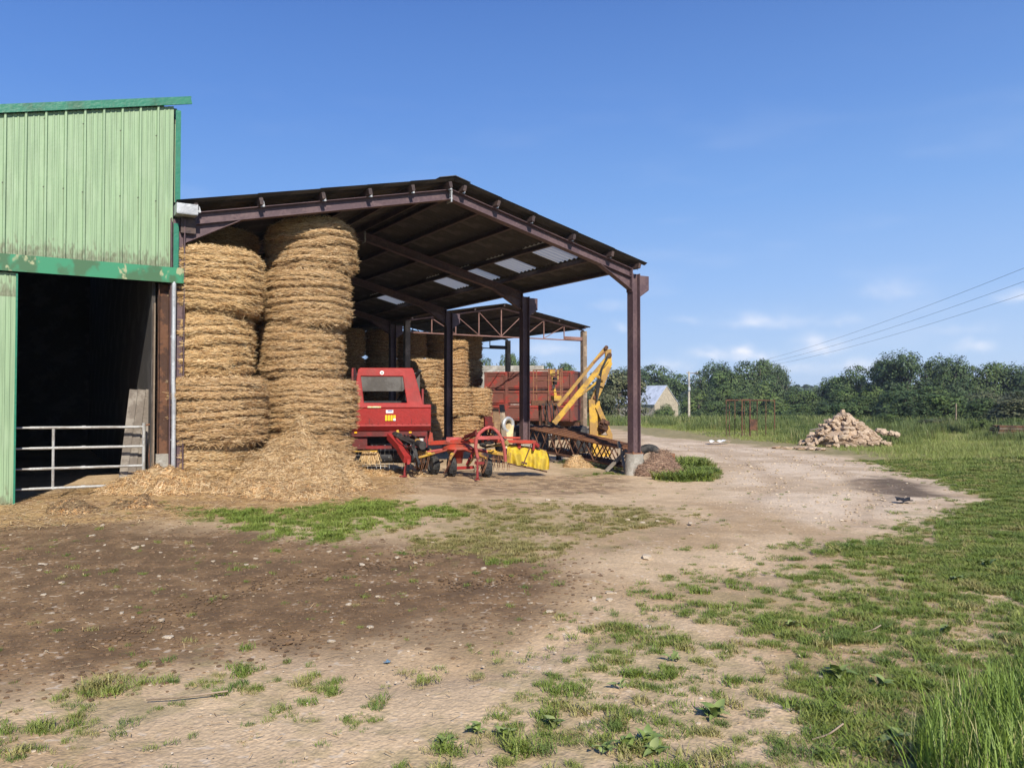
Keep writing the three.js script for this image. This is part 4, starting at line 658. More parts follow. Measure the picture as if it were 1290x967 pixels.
// ---------- yellow hydraulic loader arm ----------
{
  const D = 23.2, g0 = land(2.6, 23.2), base = V(at(757, 553, D).x, g0, -D), T = thing('loader_arm', 'folded yellow hydraulic loader arm standing behind the girders', 'loader arm', base);
  const p = (px, py, d = D) => at(px, py, d).sub(base);
  new Geo().box(.62, .14, .5, p(757, 551).x, p(757, 551).y, 0).box(.5, p(757, 555).y, .4, p(757, 551).x, p(757, 555).y / 2, 0).mesh('foot', M.yellow, T);
  new Geo().bar(p(748, 549, D), p(746.5, 503, D), .22, .24, V(1, 0, 0)).bar(p(754, 549, D + .1), p(752, 505, D + .1), .12, .16, V(1, 0, 0)).mesh('mast', M.yellow, T);
  new Geo().bar(p(753, 512, D - .1), p(769, 549, D - .1), .13, .14).mesh('strut', M.yellow, T);
  new Geo().bar(p(747, 506), p(756, 486), .19, .20).bar(p(755, 488), p(767, 456), .19, .21).bar(p(766.5, 459), p(766, 440), .17, .18).mesh('inner_boom', M.yellow, T);
  new Geo().cyl(p(768, 447, D - .14), p(768, 447, D + .14), .07, .07, 12).cyl(p(764, 437.5, D - .14), p(764, 437.5, D + .14), .06, .06, 12).cyl(p(750, 500, D - .15), p(750, 500, D + .15), .06, .06, 12).mesh('pivot_pin', M.rustDark, T);
  new Geo().bar(p(765, 452, D - .12), p(698, 533, D - .12), .12, .155).mesh('outer_boom', M.yellow, T);
  new Geo().bar(p(763, 438, D - .02), p(703, 511, D - .02), .085, .095).mesh('link_bar', M.yellow, T);
  new Geo().cyl(p(757, 477, D - .16), p(738, 493, D - .16), .035, .035, 10).cyl(p(738, 493, D - .16), p(724, 504, D - .16), .02, .02, 8).cyl(p(753, 474, D - .25), p(759, 479, D - .1), .05, .05, 8).mesh('hydraulic_ram', M.yellow, T);
  const rod = new Geo().cyl(p(762, 443, D - .05), p(748, 457, D - .05), .03, .03, 10).mesh('hydraulic_ram', M.rust, T);
  const r = rngFrom(40); for (let k = 0; k < 5; k++) new Geo().tube([p(765 + r() * 4, 446, D - .2), p(760 - 2 * r(), 462 + 6 * r(), D - .25), p(757 - 5 * r(), 480, D - .22), p(752, 500 + 8 * r(), D - .2)], .014, 5, 16).mesh('hose', M.black, T);
  const vb = new Geo(); for (let k = 0; k < 10; k++) vb.box(.06 + .08 * r(), .06 + .1 * r(), .1, p(757 + 8 * r(), 530 + 18 * r(), D - .2).x, p(750, 528 + 18 * r()).y, .22 * r() + .1, r(), r(), r()); vb.mesh('valve_block', M.rustDark, T);
}
// operator platform of the loader, with its rusty guard cage
{
  const D = 24.8, g0 = land(.9, D), base = V(at(690, 545, D).x, g0, -D), T = thing('operator_platform', 'rusty operator platform with guard cage and yellow seat before the red trailer', 'platform', base), p = (px, py, d = D) => at(px, py, d).sub(base);
  const dk = p(686, 505); new Geo().box(.82, .16, .8, dk.x, dk.y - .06, -.2).mesh('deck', M.rustDark, T);
  for (const [px, d] of [[672, D], [691, D - .3], [708, D - .2], [676, D + .7], [706, D + .7]]) new Geo().bar(p(px, 505, d), p(px, px < 690 ? 466 : 464, d), .03, .03).mesh('cage_post', M.rust, T);
  for (const y of [466, 480, 494]) new Geo().bar(p(672, y, D), p(691, y - 1, D - .3), .026, .026).bar(p(691, y - 1, D - .3), p(708, y, D - .2), .026, .026).mesh('cage_rail', M.rust, T);
  new Geo().bar(p(672, 466, D), p(676, 466, D + .7), .026, .026).bar(p(676, 466, D + .7), p(706, 466, D + .7), .026, .026).bar(p(706, 466, D + .7), p(708, 464, D - .2), .026, .026).mesh('cage_rail', M.rust, T);
  { const s = p(701, 501.5, D - .1); new Geo().box(.26, .16, .3, s.x, s.y, s.z, 0, .3).mesh('seat', M.yellow, T); }
  new Geo().bar(p(700, 498), p(697, 483), .10, .08).bar(p(697, 484), p(694, 465), .06, .05).box(.16, .2, .06, p(696, 469).x, p(696, 469).y, .05).box(.05, .3, .05, p(703, 472).x, p(703, 472).y, 0).mesh('control_column', M.yellow, T);
  new Geo().box(.10, .22, .12, p(699, 480).x, p(699, 480).y, .1, .2, .3).box(.08, .12, .08, p(697, 487).x, p(697, 487).y, .12).mesh('controls', M.black, T);
  for (const [a, b] of [[680, 683], [688, 688], [699, 697]]) new Geo().bar(p(a, 508), V(p(b, 530).x, 0, -.2), .09, .09).mesh('leg', M.rustDark, T);
  const r = rngFrom(2); for (let k = 0; k < 5; k++) new Geo().tube([p(684 + 4 * k, 508, D - .3), p(682 + 5 * k + 4 * r(), 520, D - .5), p(690 + 3 * k, 530 + 6 * r(), D - .4), p(700 + 4 * r(), 536, D - .6)], .016, 5, 12).mesh('hose', M.black, T);
}

// ---------- red tipping trailer ----------
{
  const R = V(at(722, 500, 31.7).x, 0, -31.7), Lf = V(at(611, 500, 32.9).x, 0, -32.9), along = R.clone().sub(Lf), len = along.length(), yaw = Math.atan2(-along.z, along.x), g0 = land(.6, 32.5);
  const T = thing('tipping_trailer', 'faded red high-sided tipping trailer parked under the truss shed', 'trailer', V((R.x + Lf.x) / 2, g0, (R.z + Lf.z) / 2), yaw);
  const y0 = .80, y1 = 2.72, h = len / 2, W = 2.2;
  for (const z of [0, -W]) {
    const rows = [[y0, 1.42], [1.46, 2.02], [2.08, y1]];
    rows.forEach(([a, b]) => { const s = new Geo().box(len, b - a, .05, 0, (a + b) / 2, z).mesh('side_board', M.trailerRed, T); if (z === 0) for (let k = 0; k < 4; k++) { const x = -h + len * (k + .5) / 4, w = len / 4 - .16; new Geo().box(w, .04, .04, x, b - .08, z + .035).box(w, .04, .04, x, a + .08, z + .035).box(.04, b - a - .2, .04, x - w / 2, (a + b) / 2, z + .035).box(.04, b - a - .2, .04, x + w / 2, (a + b) / 2, z + .035).mesh('panel_swage', M.trailerRed, s); } });
    for (let k = 0; k <= 4; k++) new Geo().box(.11, y1 - y0 + .06, .10, -h + .05 + k * (len - .1) / 4, (y0 + y1) / 2, z + (z ? -.02 : .03)).mesh('stanchion', M.trailerRed, T);
    new Geo().box(len + .06, .08, .10, 0, y1 + .03, z).mesh('top_rail', M.trailerRed, T);
  }
  for (const x of [-h, h]) new Geo().box(.05, y1 - y0, W - .06, x, (y0 + y1) / 2, -W / 2).box(.09, .1, W - .1, x, 1.44, -W / 2).box(.09, .1, W - .1, x, y1 + .02, -W / 2).mesh('end_board', M.trailerRed, T);
  new Geo().box(len - .06, .05, W - .06, 0, y0 - .02, -W / 2).mesh('floor', M.rustDark, T); new Geo().box(len + .5, .18, .12, -.1, .64, -.6).box(len + .5, .18, .12, -.1, .64, -1.6).mesh('chassis', M.rustDark, T);
  for (const x of [-.2, .85]) for (const z of [-.28, -W + .28]) wheel(T, V(x, .42, z), V(0, 0, 1), .42, .28);
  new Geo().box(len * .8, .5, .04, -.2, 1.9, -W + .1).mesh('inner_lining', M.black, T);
}

// ---------- rusty lattice girders stacked along the shed ----------
for (let k = 0; k < 4; k++) {
  const a = S(9.62 + k * .17, 0, .45 + .12 * k), b = S(9.5 + k * .2, 0, 4.9 - .1 * k), ya = .08, yb = .32, T = thing('lattice_girder', ['rusty lattice girder lying nearest the concrete column base', 'second rusty lattice girder in the stack beside the shed', 'third rusty lattice girder in the stack beside the shed', 'rusty lattice girder on the crane side of the stack'][k], 'girder', V(a.x, land(a.x, -a.z), a.z));
  const A = V(0, ya, 0), B = b.clone().sub(a).setY(yb), up = V(0, .40, 0), uq = V(0, .58, 0), top = [A.clone().add(up), B.clone().add(uq)];
  new Geo().bar(A, B, .06, .05).mesh('bottom_chord', M.rustDark, T); new Geo().bar(top[0], top[1], .09, .05).bar(top[0].clone().add(V(.05, .03, 0)), top[1].clone().add(V(.05, .03, 0)), .03, .05).mesh('top_chord', M.rust, T);
  const n = 6; for (let i = 0; i < n; i++) { const q = (u, v) => A.clone().lerp(B, u).lerp(top[0].clone().lerp(top[1], u), v); new Geo().bar(q(i / n, 0), q((i + .5) / n, 1), .032, .02).mesh('lacing_bar', M.rustDark, T); new Geo().bar(q((i + .5) / n, 1), q((i + 1) / n, 0), .032, .02).mesh('lacing_bar', M.rustDark, T); }
}
{ // packed dark timbers that prop the far end
  const a = S(9.7, 0, 4.3), T = thing('timber_prop', 'dark timber trestle holding up the far end of the girders', 'trestle', V(a.x, land(a.x, -a.z), a.z), TH); for (const x of [-.25, .1, .5]) new Geo().box(.1, .32, .1, x, .16, 0).mesh('leg', M.black, T); new Geo().box(1.1, .08, .12, .1, .30, 0).mesh('rail', M.black, T); new Geo().box(1.2, .9, .9, -.05, .46, -1.0).mesh('covered_load', M.black, T);
}
// leaning stakes and bent bar by the column
{ const g = onLand(789, 596), p = (px, py, d) => at(px, py, d).sub(g); const T = thing('wooden_stake', 'pale grey wooden stake leaning against the girder ends', 'stake', g); new Geo().bar(V(0, 0, 0), p(779, 556, 17.9), .075, .04).mesh('stake', M.woodGrey, T); new Geo().box(.11, .13, .05, p(781, 568, 17.75).x, p(781, 568, 17.75).y, p(781, 568, 17.75).z, 0, 0, .2).mesh('cleat', M.wood, T); }
{ const g = onLand(764, 594), p = (px, py, d) => at(px, py, d).sub(g); const T = thing('wooden_beam', 'weathered beam propped slantwise under the girders', 'beam', g); new Geo().bar(V(0, .03, 0), p(790, 567, 18.0), .10, .08).mesh('beam', M.woodGrey, T); }
{ const g = at(778, 565, 18.3), T = thing('bent_bar', 'dark bent steel bar hooked over the girder ends', 'bar', g); new Geo().bent([V(0, -.15, 0), V(.06, .08, 0), V(.14, .12, 0), V(.40, .11, -.05)], .02, 8).mesh('rod', M.rustDark, T); }
{ const g = onLand(673, 574), T = thing('wooden_post', 'short grey timber post standing beside the second shed column', 'post', g); new Geo().box(.09, .75, .07, 0, .36, 0, 0, .3, .02).mesh('timber', M.woodGrey, T); }
// light planks and a tyre rim dumped behind the rake
{ const g = S(9.0, 0, 4.6), b = V(g.x, land(g.x, -g.z), g.z), p = (px, py, d) => at(px, py, d).sub(b); const T = thing('broken_planks', 'splintered yellow planks leaning behind the rake headstock', 'planks', b); new Geo().bar(p(630, 562, 20.2), p(624, 515, 20.6), .17, .03).mesh('plank', M.timber, T); new Geo().bar(p(636, 560, 20), p(632, 510, 20.8), .13, .03).mesh('plank', M.wood, T); new Geo().bar(p(640, 565, 20), p(643, 530, 20.6), .2, .03).mesh('plank', weathered([.62, .50, .28], [.4, .3, .16], .4, .9), T); }
{ const g = at(640, 535, 20.4), T = thing('metal_hoop', 'pale dented metal hoop hanging on the planks', 'hoop', g); new Geo().add(new THREE.TorusGeometry(.17, .05, 8, 20), new THREE.Matrix4().makeRotationY(.8)).mesh('ring', M.galv, T); }
// black drums behind the loader arm
for (const [px, h, lab] of [[729, .82, 'black plastic drum standing upright behind the loader arm'], [738, .7, 'smaller black drum touching the upright drum']]) { const d = 25.4 + (px - 729) * .04, g = at(px, 550, d), T = thing('plastic_drum', lab, 'drum', V(g.x, land(g.x, d), -d)); new Geo().lathe([[0, 0], [.24, 0], [.28, .04], [.28, h * .3], [.30, h * .32], [.28, h * .35], [.28, h * .66], [.30, h * .68], [.28, h * .71], [.27, h - .04], [.22, h], [0, h]], 24).mesh('barrel', M.black, T); new Geo().cyl(V(.1, h, .05), V(.1, h + .04, .05), .05, .05, 12).mesh('cap', M.black, T); }
{ const g = onLand(718, 545), T = thing('white_sheet', 'white plastic sheet lying behind the girders', 'plastic sheet', V(g.x, g.y, g.z)); const P = new THREE.PlaneGeometry(1.6, 1.0, 16, 10); P.rotateX(-Math.PI / 2); const a = P.attributes.position; for (let i = 0; i < a.count; i++) a.setY(i, .05 + .16 * fbm(a.getX(i) * 3 + 5, a.getZ(i) * 3 + 5, 3)); P.computeVertexNormals(); new Geo().add(P).mesh('sheet', M.white, T); }

// ---------- trees ----------
function crownGeometry(seed, leaves, leaf, lobes, tone) {        // unit crown about 2 wide and 2 tall, foot at y = 0
  const r = rngFrom(seed), P = [], C = [], lob = [];
  for (let k = 0; k < lobes; k++) { const a = r() * 6.283, h = .28 + 1.42 * r(), q = (.35 + .4 * r()) * Math.sqrt(Math.max(.12, 1 - ((h - .95) / 1.08) ** 2)); lob.push([Math.cos(a) * q, h, Math.sin(a) * q, .30 + .24 * r(), .72 + .56 * r()]); }
  lob.push([0, 1.0, 0, .62, 1], [.05, 1.5, 0, .4, 1.05]);
  const clumps = []; for (let k = 0; k < leaves / 12; k++) { const l = lob[Math.floor(r() * lob.length)], z = r() * 2 - 1, a = r() * 6.283, s = Math.sqrt(1 - z * z), q = l[3] * (.72 + .34 * r()); clumps.push([l[0] + Math.cos(a) * s * q, l[1] + z * q * .92, l[2] + Math.sin(a) * s * q, Math.cos(a) * s, z, Math.sin(a) * s, l[4] * (.8 + .4 * r())]); }
  const nrm = V(0, 0, 0), t1 = V(0, 0, 0), t2 = V(0, 0, 0);
  for (const c of clumps) for (let i = 0; i < 12; i++) {
    const x = c[0] + (r() - .5) * .2, y = c[1] + (r() - .5) * .16, z = c[2] + (r() - .5) * .2; if (y < .03) continue;
    nrm.set(c[3] + (r() - .5) * 1.3, c[4] + .5 + (r() - .5) * 1.2, c[5] + (r() - .5) * 1.3).normalize(); t1.set(r() - .5, r() - .5, r() - .5).cross(nrm).normalize(); t2.copy(nrm).cross(t1);
    const s = leaf * (.6 + .8 * r()), f = (a, b) => P.push(x + (t1.x * a + t2.x * b) * s, y + (t1.y * a + t2.y * b) * s, z + (t1.z * a + t2.z * b) * s);
    f(-.5, 0); f(0, -.38); f(.55, 0); f(-.5, 0); f(.55, 0); f(0, .38);
    const k = c[6] * (.85 + .3 * r()), col = [tone[0] * k * (.9 + .3 * r()), tone[1] * k, tone[2] * k]; for (let q = 0; q < 6; q++) C.push(...col);
  }
  const g = new THREE.BufferGeometry(); g.setAttribute('position', new THREE.Float32BufferAttribute(P, 3)); g.setAttribute('color', new THREE.Float32BufferAttribute(C, 3)); g.computeVertexNormals(); return g;
}
M.leaf = std({ vertexColors: true, roughness: .7 });
M.bark = weathered([.10, .08, .06], [.17, .14, .11], .45, .95, 1, 0, .02);
const crowns = [[1, 12000, .062, 9, [.055, .094, .024]], [2, 12000, .062, 8, [.070, .115, .026]], [3, 12000, .06, 10, [.045, .080, .024]], [4, 10000, .065, 7, [.092, .142, .030]], [5, 9000, .065, 9, [.10, .115, .05]]].map(a => crownGeometry(...a));
const trunkGeo = (() => { const g = new Geo(); g.cyl(V(0, -.2, 0), V(.02, .9, 0), .06, .035, 8); const r = rngFrom(8); for (let k = 0; k < 6; k++) { const a = k * 1.05, y = .4 + .5 * r(); g.cyl(V(0, y, 0), V(Math.cos(a) * .32, y + .4, Math.sin(a) * .32), .025, .008, 6); } return g.geo(); })();
function tree(kind, name, label, group, px, topY, d, wpx, sink = 0) {   // placed by its crown's middle, its top, its distance and its width
  const top = at(px, topY - 4, d), g = land(top.x, d) - sink, h = top.y - g, w = wpx * 1.12 / F * d, T = thing(name, label, name === 'shrub' ? 'shrub' : 'tree', V(top.x, g, -d), px * 1.7, group);
  const low = name === 'shrub' ? 0 : .12; const t = meshOf(trunkGeo, M.bark, name === 'shrub' ? 'stem' : 'trunk', T); t.scale.set(h * .45, h * .72, h * .45);
  const c = meshOf(crowns[kind], M.leaf, name === 'shrub' ? 'foliage' : 'crown', T); c.position.y = h * low; c.scale.set(w / 1.75, h * (1 - low) / 1.98, w / 1.75); return T;
}
const GB = 'trees behind the sheds', GM = 'wood behind the utility pole', GR = 'wood behind the stone heap';
for (const [px, y, d, w, k] of [[612, 450, 150, 34, 0], [636, 447, 145, 30, 1], [660, 452, 150, 34, 2], [690, 456, 155, 36, 0], [716, 460, 160, 36, 1], [585, 452, 150, 36, 2]]) tree(k, 'broadleaf_tree', 'dark green tree seen through and beside the truss shed', GB, px, y, d, w);
tree(0, 'broadleaf_tree', 'dark rounded tree rising behind the stone barn roof', null, 825, 459, 150, 70); tree(2, 'broadleaf_tree', 'dark tree to the far side of the stone barn, behind the shed column', null, 788, 466, 160, 50);
tree(4, 'shrub', 'greyish flowering elder bush beside the stone barn', null, 779, 467, 68, 62); tree(4, 'shrub', 'low grey-green bush between elder bush and yellow arm', null, 752, 492, 66, 42);
for (const [px, y, d, w, k] of [[884, 466, 140, 42, 0], [908, 458, 138, 42, 2], [938, 453, 135, 52, 0], [958, 454, 136, 42, 1], [986, 461, 140, 32, 2], [922, 470, 130, 48, 1], [970, 472, 132, 44, 0]]) tree(k, 'broadleaf_tree', 'tall dark tree in the wood beyond the utility pole', GM, px, y, d, w, 1);
for (const [px, y, d, w, k] of [[880, 491, 118, 40, 3], [912, 489, 112, 48, 1], [962, 482, 115, 46, 3], [1002, 494, 108, 52, 1], [940, 498, 105, 44, 1], [984, 505, 96, 40, 3], [1030, 502, 112, 44, 1], [895, 508, 100, 40, 1]]) tree(k, 'broadleaf_tree', 'lower lighter green tree in front of the dark wood by the pole', 'lighter trees before the wood', px, y, d, w, 1);
for (const [px, y, d, w, k] of [[1046, 476, 112, 56, 1], [1078, 459, 108, 54, 0], [1108, 456, 104, 52, 1], [1142, 446, 100, 62, 2], [1172, 455, 104, 52, 0], [1196, 450, 102, 58, 2], [1222, 459, 106, 50, 0], [1246, 458, 104, 52, 1], [1272, 463, 106, 54, 0], [1296, 461, 102, 60, 2], [1335, 455, 100, 70, 1], [1385, 460, 98, 70, 0], [1440, 450, 98, 80, 2]]) tree(k, 'broadleaf_tree', 'tall dark tree in the wood behind the stone heap', GR, px, y, d, w, 1);
for (const [px, y, d, w, k] of [[1060, 492, 92, 58, 1], [1100, 486, 90, 50, 3], [1138, 482, 86, 60, 0], [1180, 488, 84, 58, 1], [1214, 494, 80, 50, 0], [1252, 497, 66, 56, 4], [1290, 492, 76, 60, 1], [1160, 508, 70, 46, 0], [1118, 510, 74, 40, 3], [1340, 490, 72, 70, 0]]) tree(k, 'broadleaf_tree', 'lower tree along the front of the wood behind the stone heap', 'front of the right wood', px, y, d, w, 1);
for (const [px, y, d, w, k] of [[1086, 500, 64, 62, 0], [1148, 494, 60, 74, 2], [1196, 500, 58, 64, 1], [1240, 502, 56, 60, 0], [1284, 496, 54, 72, 4], [1334, 490, 54, 80, 1], [1010, 512, 76, 44, 1], [1050, 510, 72, 44, 2]]) tree(k, 'broadleaf_tree', 'low spreading tree at the edge of the rank grass before the wood', 'trees at the grass edge', px, y, d, w, .6);
for (const [px, y, d, w] of [[1112, 524, 46, 38], [1282, 535, 40, 30], [1000, 528, 50, 30], [1140, 532, 48, 26]]) tree(1, 'shrub', 'bramble scrub growing up through the rank grass', 'bramble clumps', px, y, d, w);
{ const r = rngFrom(61); for (let i = 0; i < 22; i++) { const px = 850 + 445 * r(), d = 36 + 18 * r(), y = 533 - (px > 1150 ? 5 : 0) + 8 * r(); if (px > 1010 && px < 1125 && d < 40) continue; tree([0, 1, 4, 3][Math.floor(r() * 4)], 'shrub', 'weedy scrub clump scattered through the rank grass', 'scrub clumps in the grass', px, y, d, 16 + 20 * r()); } }
tree(3, 'shrub', 'rounded green bush against the stone barn gable', null, 840, 511, 104, 26);
// far wooded ridge closing the gap
{ const r = rngFrom(66), L = []; for (let i = 0; i < 1500; i++) { const x = -420 + 900 * r(), d = 400 + 150 * r(); const h = 8 + 4 * r(); L.push([x, d, h * .62, h * .5, r() * 6.28, mix3([.85, .85, .85], [1.15, 1.15, 1.15], r())]); } const small = crownGeometry(9, 500, .3, 6, [.06, .10, .045]); scatter('distant_wood', 'hazy wooded ridge far beyond the fields', 'wood', small, M.leaf, L); }

// ---------- stone barn ----------
{
  const d = 112, c = at(840, 527, d), yaw = .62, T = thing('stone_barn', 'small rubble-stone barn with pale sheet-metal roof and pointed gable', 'barn', V(c.x, land(c.x, d) - .3, -d), yaw);
  const rise = at(840, 486.5, d).y - T.position.y, eave = at(840, 509, d).y - T.position.y, w = 4.7, len = 9;
  const shape = [[-w / 2, 0], [w / 2, 0], [w / 2, eave], [0, rise], [-w / 2, eave]];
  const rub = std({ map: colorTex(256, 256, (u, v) => { const n = vnP(u * 18, v * 26, 18, 26), f = fbmP(u, v, 24, 3); const c = mix3([.36, .31, .23], [.50, .43, .32], n); const s = .7 + .6 * f; return [c[0] * s, c[1] * s, c[2] * s]; }, .4), roughness: .95, bumpMap: grit, bumpScale: .03 });
  new Geo().extrude(shape, .4, new THREE.Matrix4().makeTranslation(0, 0, -.4), 0).mesh('gable_wall', rub, T); new Geo().extrude(shape, .4, new THREE.Matrix4().makeTranslation(0, 0, -len), 0).mesh('gable_wall', rub, T);
  for (const s of [-1, 1]) { new Geo().box(.4, eave, len - .8, s * (w / 2 - .2), eave / 2, -len / 2).mesh('side_wall', rub, T); const sl = Math.atan2(rise - eave, w / 2), l = Math.hypot(rise - eave, w / 2) + .3; new Geo().box(l, .05, len + .2, s * (w / 4 + .08), (rise + eave) / 2 + .03, -len / 2, 0, 0, -s * sl).mesh('roof', s < 0 ? M.roofTin : M.roofTin, T); }
  new Geo().box(.9, 1.9, .1, -1.1, .95, .02).mesh('doorway', M.black, T);
}
// ---------- poles and wires ----------
const poleAt = (x, d, h, lab) => { const T = thing('utility_pole', lab, 'utility pole', V(x, land(x, d), -d)); new Geo().cyl(V(0, -.3, 0), V(0, h, 0), .19, .13, 12).mesh('shaft', M.woodPale, T); new Geo().box(1.7, .09, .09, .5, h - .25, 0).mesh('cross_arm', M.wood, T); for (const x of [-.25, .45, 1.2]) new Geo().cyl(V(x, h - .2, 0), V(x, h, 0), .04, .03, 8).mesh('insulator', M.white, T); new Geo().box(.28, .5, .28, 0, h * .66, .2).cyl(V(0, h * .66, .2), V(0, h * .9, .1), .05, .04, 8).mesh('transformer', M.galv, T); return T; };
{
  const a = at(868, 470, 112), b = V(24, 8.4, -30); poleAt(a.x, 112, a.y - land(a.x, 112) + .25, 'pale utility pole with cross arm standing near the stone barn'); poleAt(b.x, 30, b.y - land(b.x, 30), 'timber utility pole at the near end of the three wires');
  for (const [o, oy, k] of [[-.25, .0, 0], [.45, -.4, 1], [1.2, -.8, 2]]) { const pa = a.clone().add(V(o, 0, 0)), pb = b.clone().add(V(o, oy, 0)), pts = []; for (let i = 0; i <= 24; i++) { const u = i / 24, q = pa.clone().lerp(pb, u); q.y -= 4 * 1.25 * u * (1 - u); pts.push(q); } const wire = new Geo().tube(pts, .008, 5, 60).mesh('wire', M.black); tag(wire, ['overhead wire hung highest between the two poles', 'middle overhead wire between the two poles', 'overhead wire hung lowest between the two poles'][k], 'wire'); }
}
// ---------- rusty frame cage in the grass ----------
{
  const d = 36, c = at(948, 552, d), T = thing('frame_cage', 'rusty open bar-frame cage standing in rank grass', 'cage', V(c.x, land(c.x, d), -d)), p = (px, py, dd = d) => at(px, py, dd).sub(T.position);
  const foot = (px, dd) => { const q = p(px, 550, dd); q.y = land(q.x + c.x, dd) - T.position.y - .1; return q; };
  for (const [px, dd, wd] of [[915, d, .05], [919, d + .6, .05], [926, d + 1.2, .05], [935, d, .07], [945, d, .09], [954, d + .4, .04], [965, d + .8, .05], [976, d + 1.2, .06], [938, d + 1.5, .04]]) new Geo().bar(foot(px, dd), p(px, 504, dd), wd * .7, wd * .7).mesh('upright', M.rustDark, T);
  new Geo().bar(p(915, 504, d), p(945, 503.5, d), .06, .06).mesh('top_rail', M.rustDark, T); new Geo().bar(p(945, 503.5, d), p(976, 504.5, d + 1.2), .05, .05).mesh('top_rail', M.rustDark, T); new Geo().bar(p(915, 504, d), p(926, 504, d + 1.2), .05, .05).bar(p(926, 504, d + 1.2), p(976, 504.5, d + 1.2), .04, .04).mesh('top_rail', M.rustDark, T);
  { const q = p(949, 532, d - .05); new Geo().box(.3, .5, .03, q.x, q.y - .1, q.z).mesh('rust_plate', M.rustDark, T); }
}
{ const d = 52, q = at(1205, 548, d), T = thing('fence_post', 'thin pale fence post standing alone in the grass', 'post', V(q.x, land(q.x, d), -d)); new Geo().cyl(V(0, -.2, 0), V(.02, at(1205, 508, d).y - T.position.y, 0), .05, .04, 8).mesh('stake', M.wood, T); }
// ---------- stone heap ----------
const rockKinds = []; for (let k = 0; k < 6; k++) { const g = new THREE.DodecahedronGeometry(.5, 0), a = g.attributes.position; for (let i = 0; i < a.count; i++) { const x = a.getX(i), y = a.getY(i), z = a.getZ(i), n = .7 + .6 * fbm(x * 2.3 + k * 11 + 20, y * 2.3 + z * 1.7 + 30, 2), f = 1.2; a.setXYZ(i, clamp(x * n, -.42, .42) * f, clamp(y * n, -.36, .36) * f * .75, clamp(z * n, -.4, .4) * f); } g.computeVertexNormals(); rockKinds.push(metricUV(g)); }
const rockMats = [weathered([.44, .32, .21], [.33, .235, .155], .45, .92, 2), weathered([.55, .43, .31], [.40, .30, .21], .4, .92, 2), weathered([.34, .235, .15], [.46, .35, .25], .4, .92, 2)];
{
  const d = 28.6, c = at(1064, 560, d), T = thing('stone_heap', 'heap of pale quarried building stones in the grass', 'stone heap', V(c.x, land(c.x, d) - .05, -d)), r = rngFrom(19);
  const core = new Geo().lathe([[0, 1.1], [.3, .92], [.85, .45], [1.3, 0], [0, 0]], 18).mesh('rubble_core', rockMats[2], T);
  for (let i = 0; i < 320; i++) { const a = r() * 6.283, q = Math.pow(r(), .6), x = Math.cos(a) * q * 1.5, z = Math.sin(a) * q * 1.25, h = 1.12 * (1 - Math.pow(q, 1.15) * .98) * (.94 + .14 * r()) + .05 * fbm(x * 3 + 9, z * 3 + 9, 2); const o = meshOf(rockKinds[Math.floor(r() * 6)], rockMats[Math.floor(r() * 3)], 'stone', T); o.position.set(x - .03, h + .03, z); o.rotation.set((r() - .5) * 1.4, r() * 6.28, (r() - .5) * 1.4); const s = (r() < .06 ? .17 : .09) + .10 * r(); o.scale.set(s * (1.1 + 1.1 * r()), s * (.9 + .4 * r()), s * (1 + .3 * r())); }
  new Geo().bar(V(-1.35, .62, .3), V(-.9, .72, .4), .1, .05).mesh('board', M.woodGrey, T);
  for (let i = 0; i < 7; i++) { const o = meshOf(rockKinds[i % 6], rockMats[1], 'stone', T); o.position.set(1.3 + .12 * i * .8, .55 - .02 * i + .05 * r(), -.2 + .3 * r()); o.rotation.set(r(), r() * 6, r()); o.scale.setScalar(.16 + .1 * r()); }
}
{ const r = rngFrom(23); const T0 = onLand(1006, 566), T = thing('stone_scatter', 'low scatter of pale flat stones at the track edge below the heap', 'stones', T0); for (let i = 0; i < 16; i++) { const o = meshOf(rockKinds[i % 6], rockMats[i % 3], 'stone', T); const x = (r() - .5) * 1.3, z = (r() - .5) * 1.2; o.position.set(x, land(T0.x + x, -(T0.z + z)) - T0.y + .04, z); o.rotation.set(0, r() * 6, 0); o.scale.set(.2 + .25 * r(), .14, .2 + .1 * r()); } }
// ---------- odds and ends beyond the track ----------
{ const g = onLand(906, 559), T = thing('white_sheet', 'crumpled white plastic sheet at the grassy edge of the track', 'plastic sheet', V(g.x, g.y, g.z)); const P = new THREE.PlaneGeometry(.78, .5, 20, 12); P.rotateX(-Math.PI / 2); const a = P.attributes.position; for (let i = 0; i < a.count; i++) a.setY(i, .03 + .16 * fbm(a.getX(i) * 5 + 5, a.getZ(i) * 5 + 5, 3)); P.computeVertexNormals(); new Geo().add(P).mesh('sheet', M.white, T); }
{ const d = 33, g = at(1277, 562, d), T = thing('timber_stack', 'stack of dark weathered boards lying in the grass', 'timber stack', V(g.x, land(g.x, d), -d), -.15), r = rngFrom(3); for (let k = 0; k < 6; k++) for (let j = 0; j < 3; j++) new Geo().box(1.9, .07, .2, .35 + (r() - .5) * .12, .12 + k * .09, -.25 * j, 0, (r() - .5) * .06, -.02 + (r() - .5) * .03).mesh('board', k % 2 ? M.rustDark : M.woodDark, T); }
{ const d = 40, g = at(1235, 556, d), T = thing('white_sack', 'white plastic sack slumped in the grass', 'sack', V(g.x, land(g.x, d) + .05, -d)); const s = new THREE.SphereGeometry(.13, 14, 12), a = s.attributes.position; for (let i = 0; i < a.count; i++) { const y = a.getY(i); a.setXYZ(i, a.getX(i) * (.8 + .5 * fbm(y * 8 + 3, a.getZ(i) * 8 + 4, 2)), (y + .13) * 1.3, a.getZ(i) * (y > .1 ? .6 : 1)); } s.computeVertexNormals(); new Geo().add(s).mesh('sack', M.white, T); }
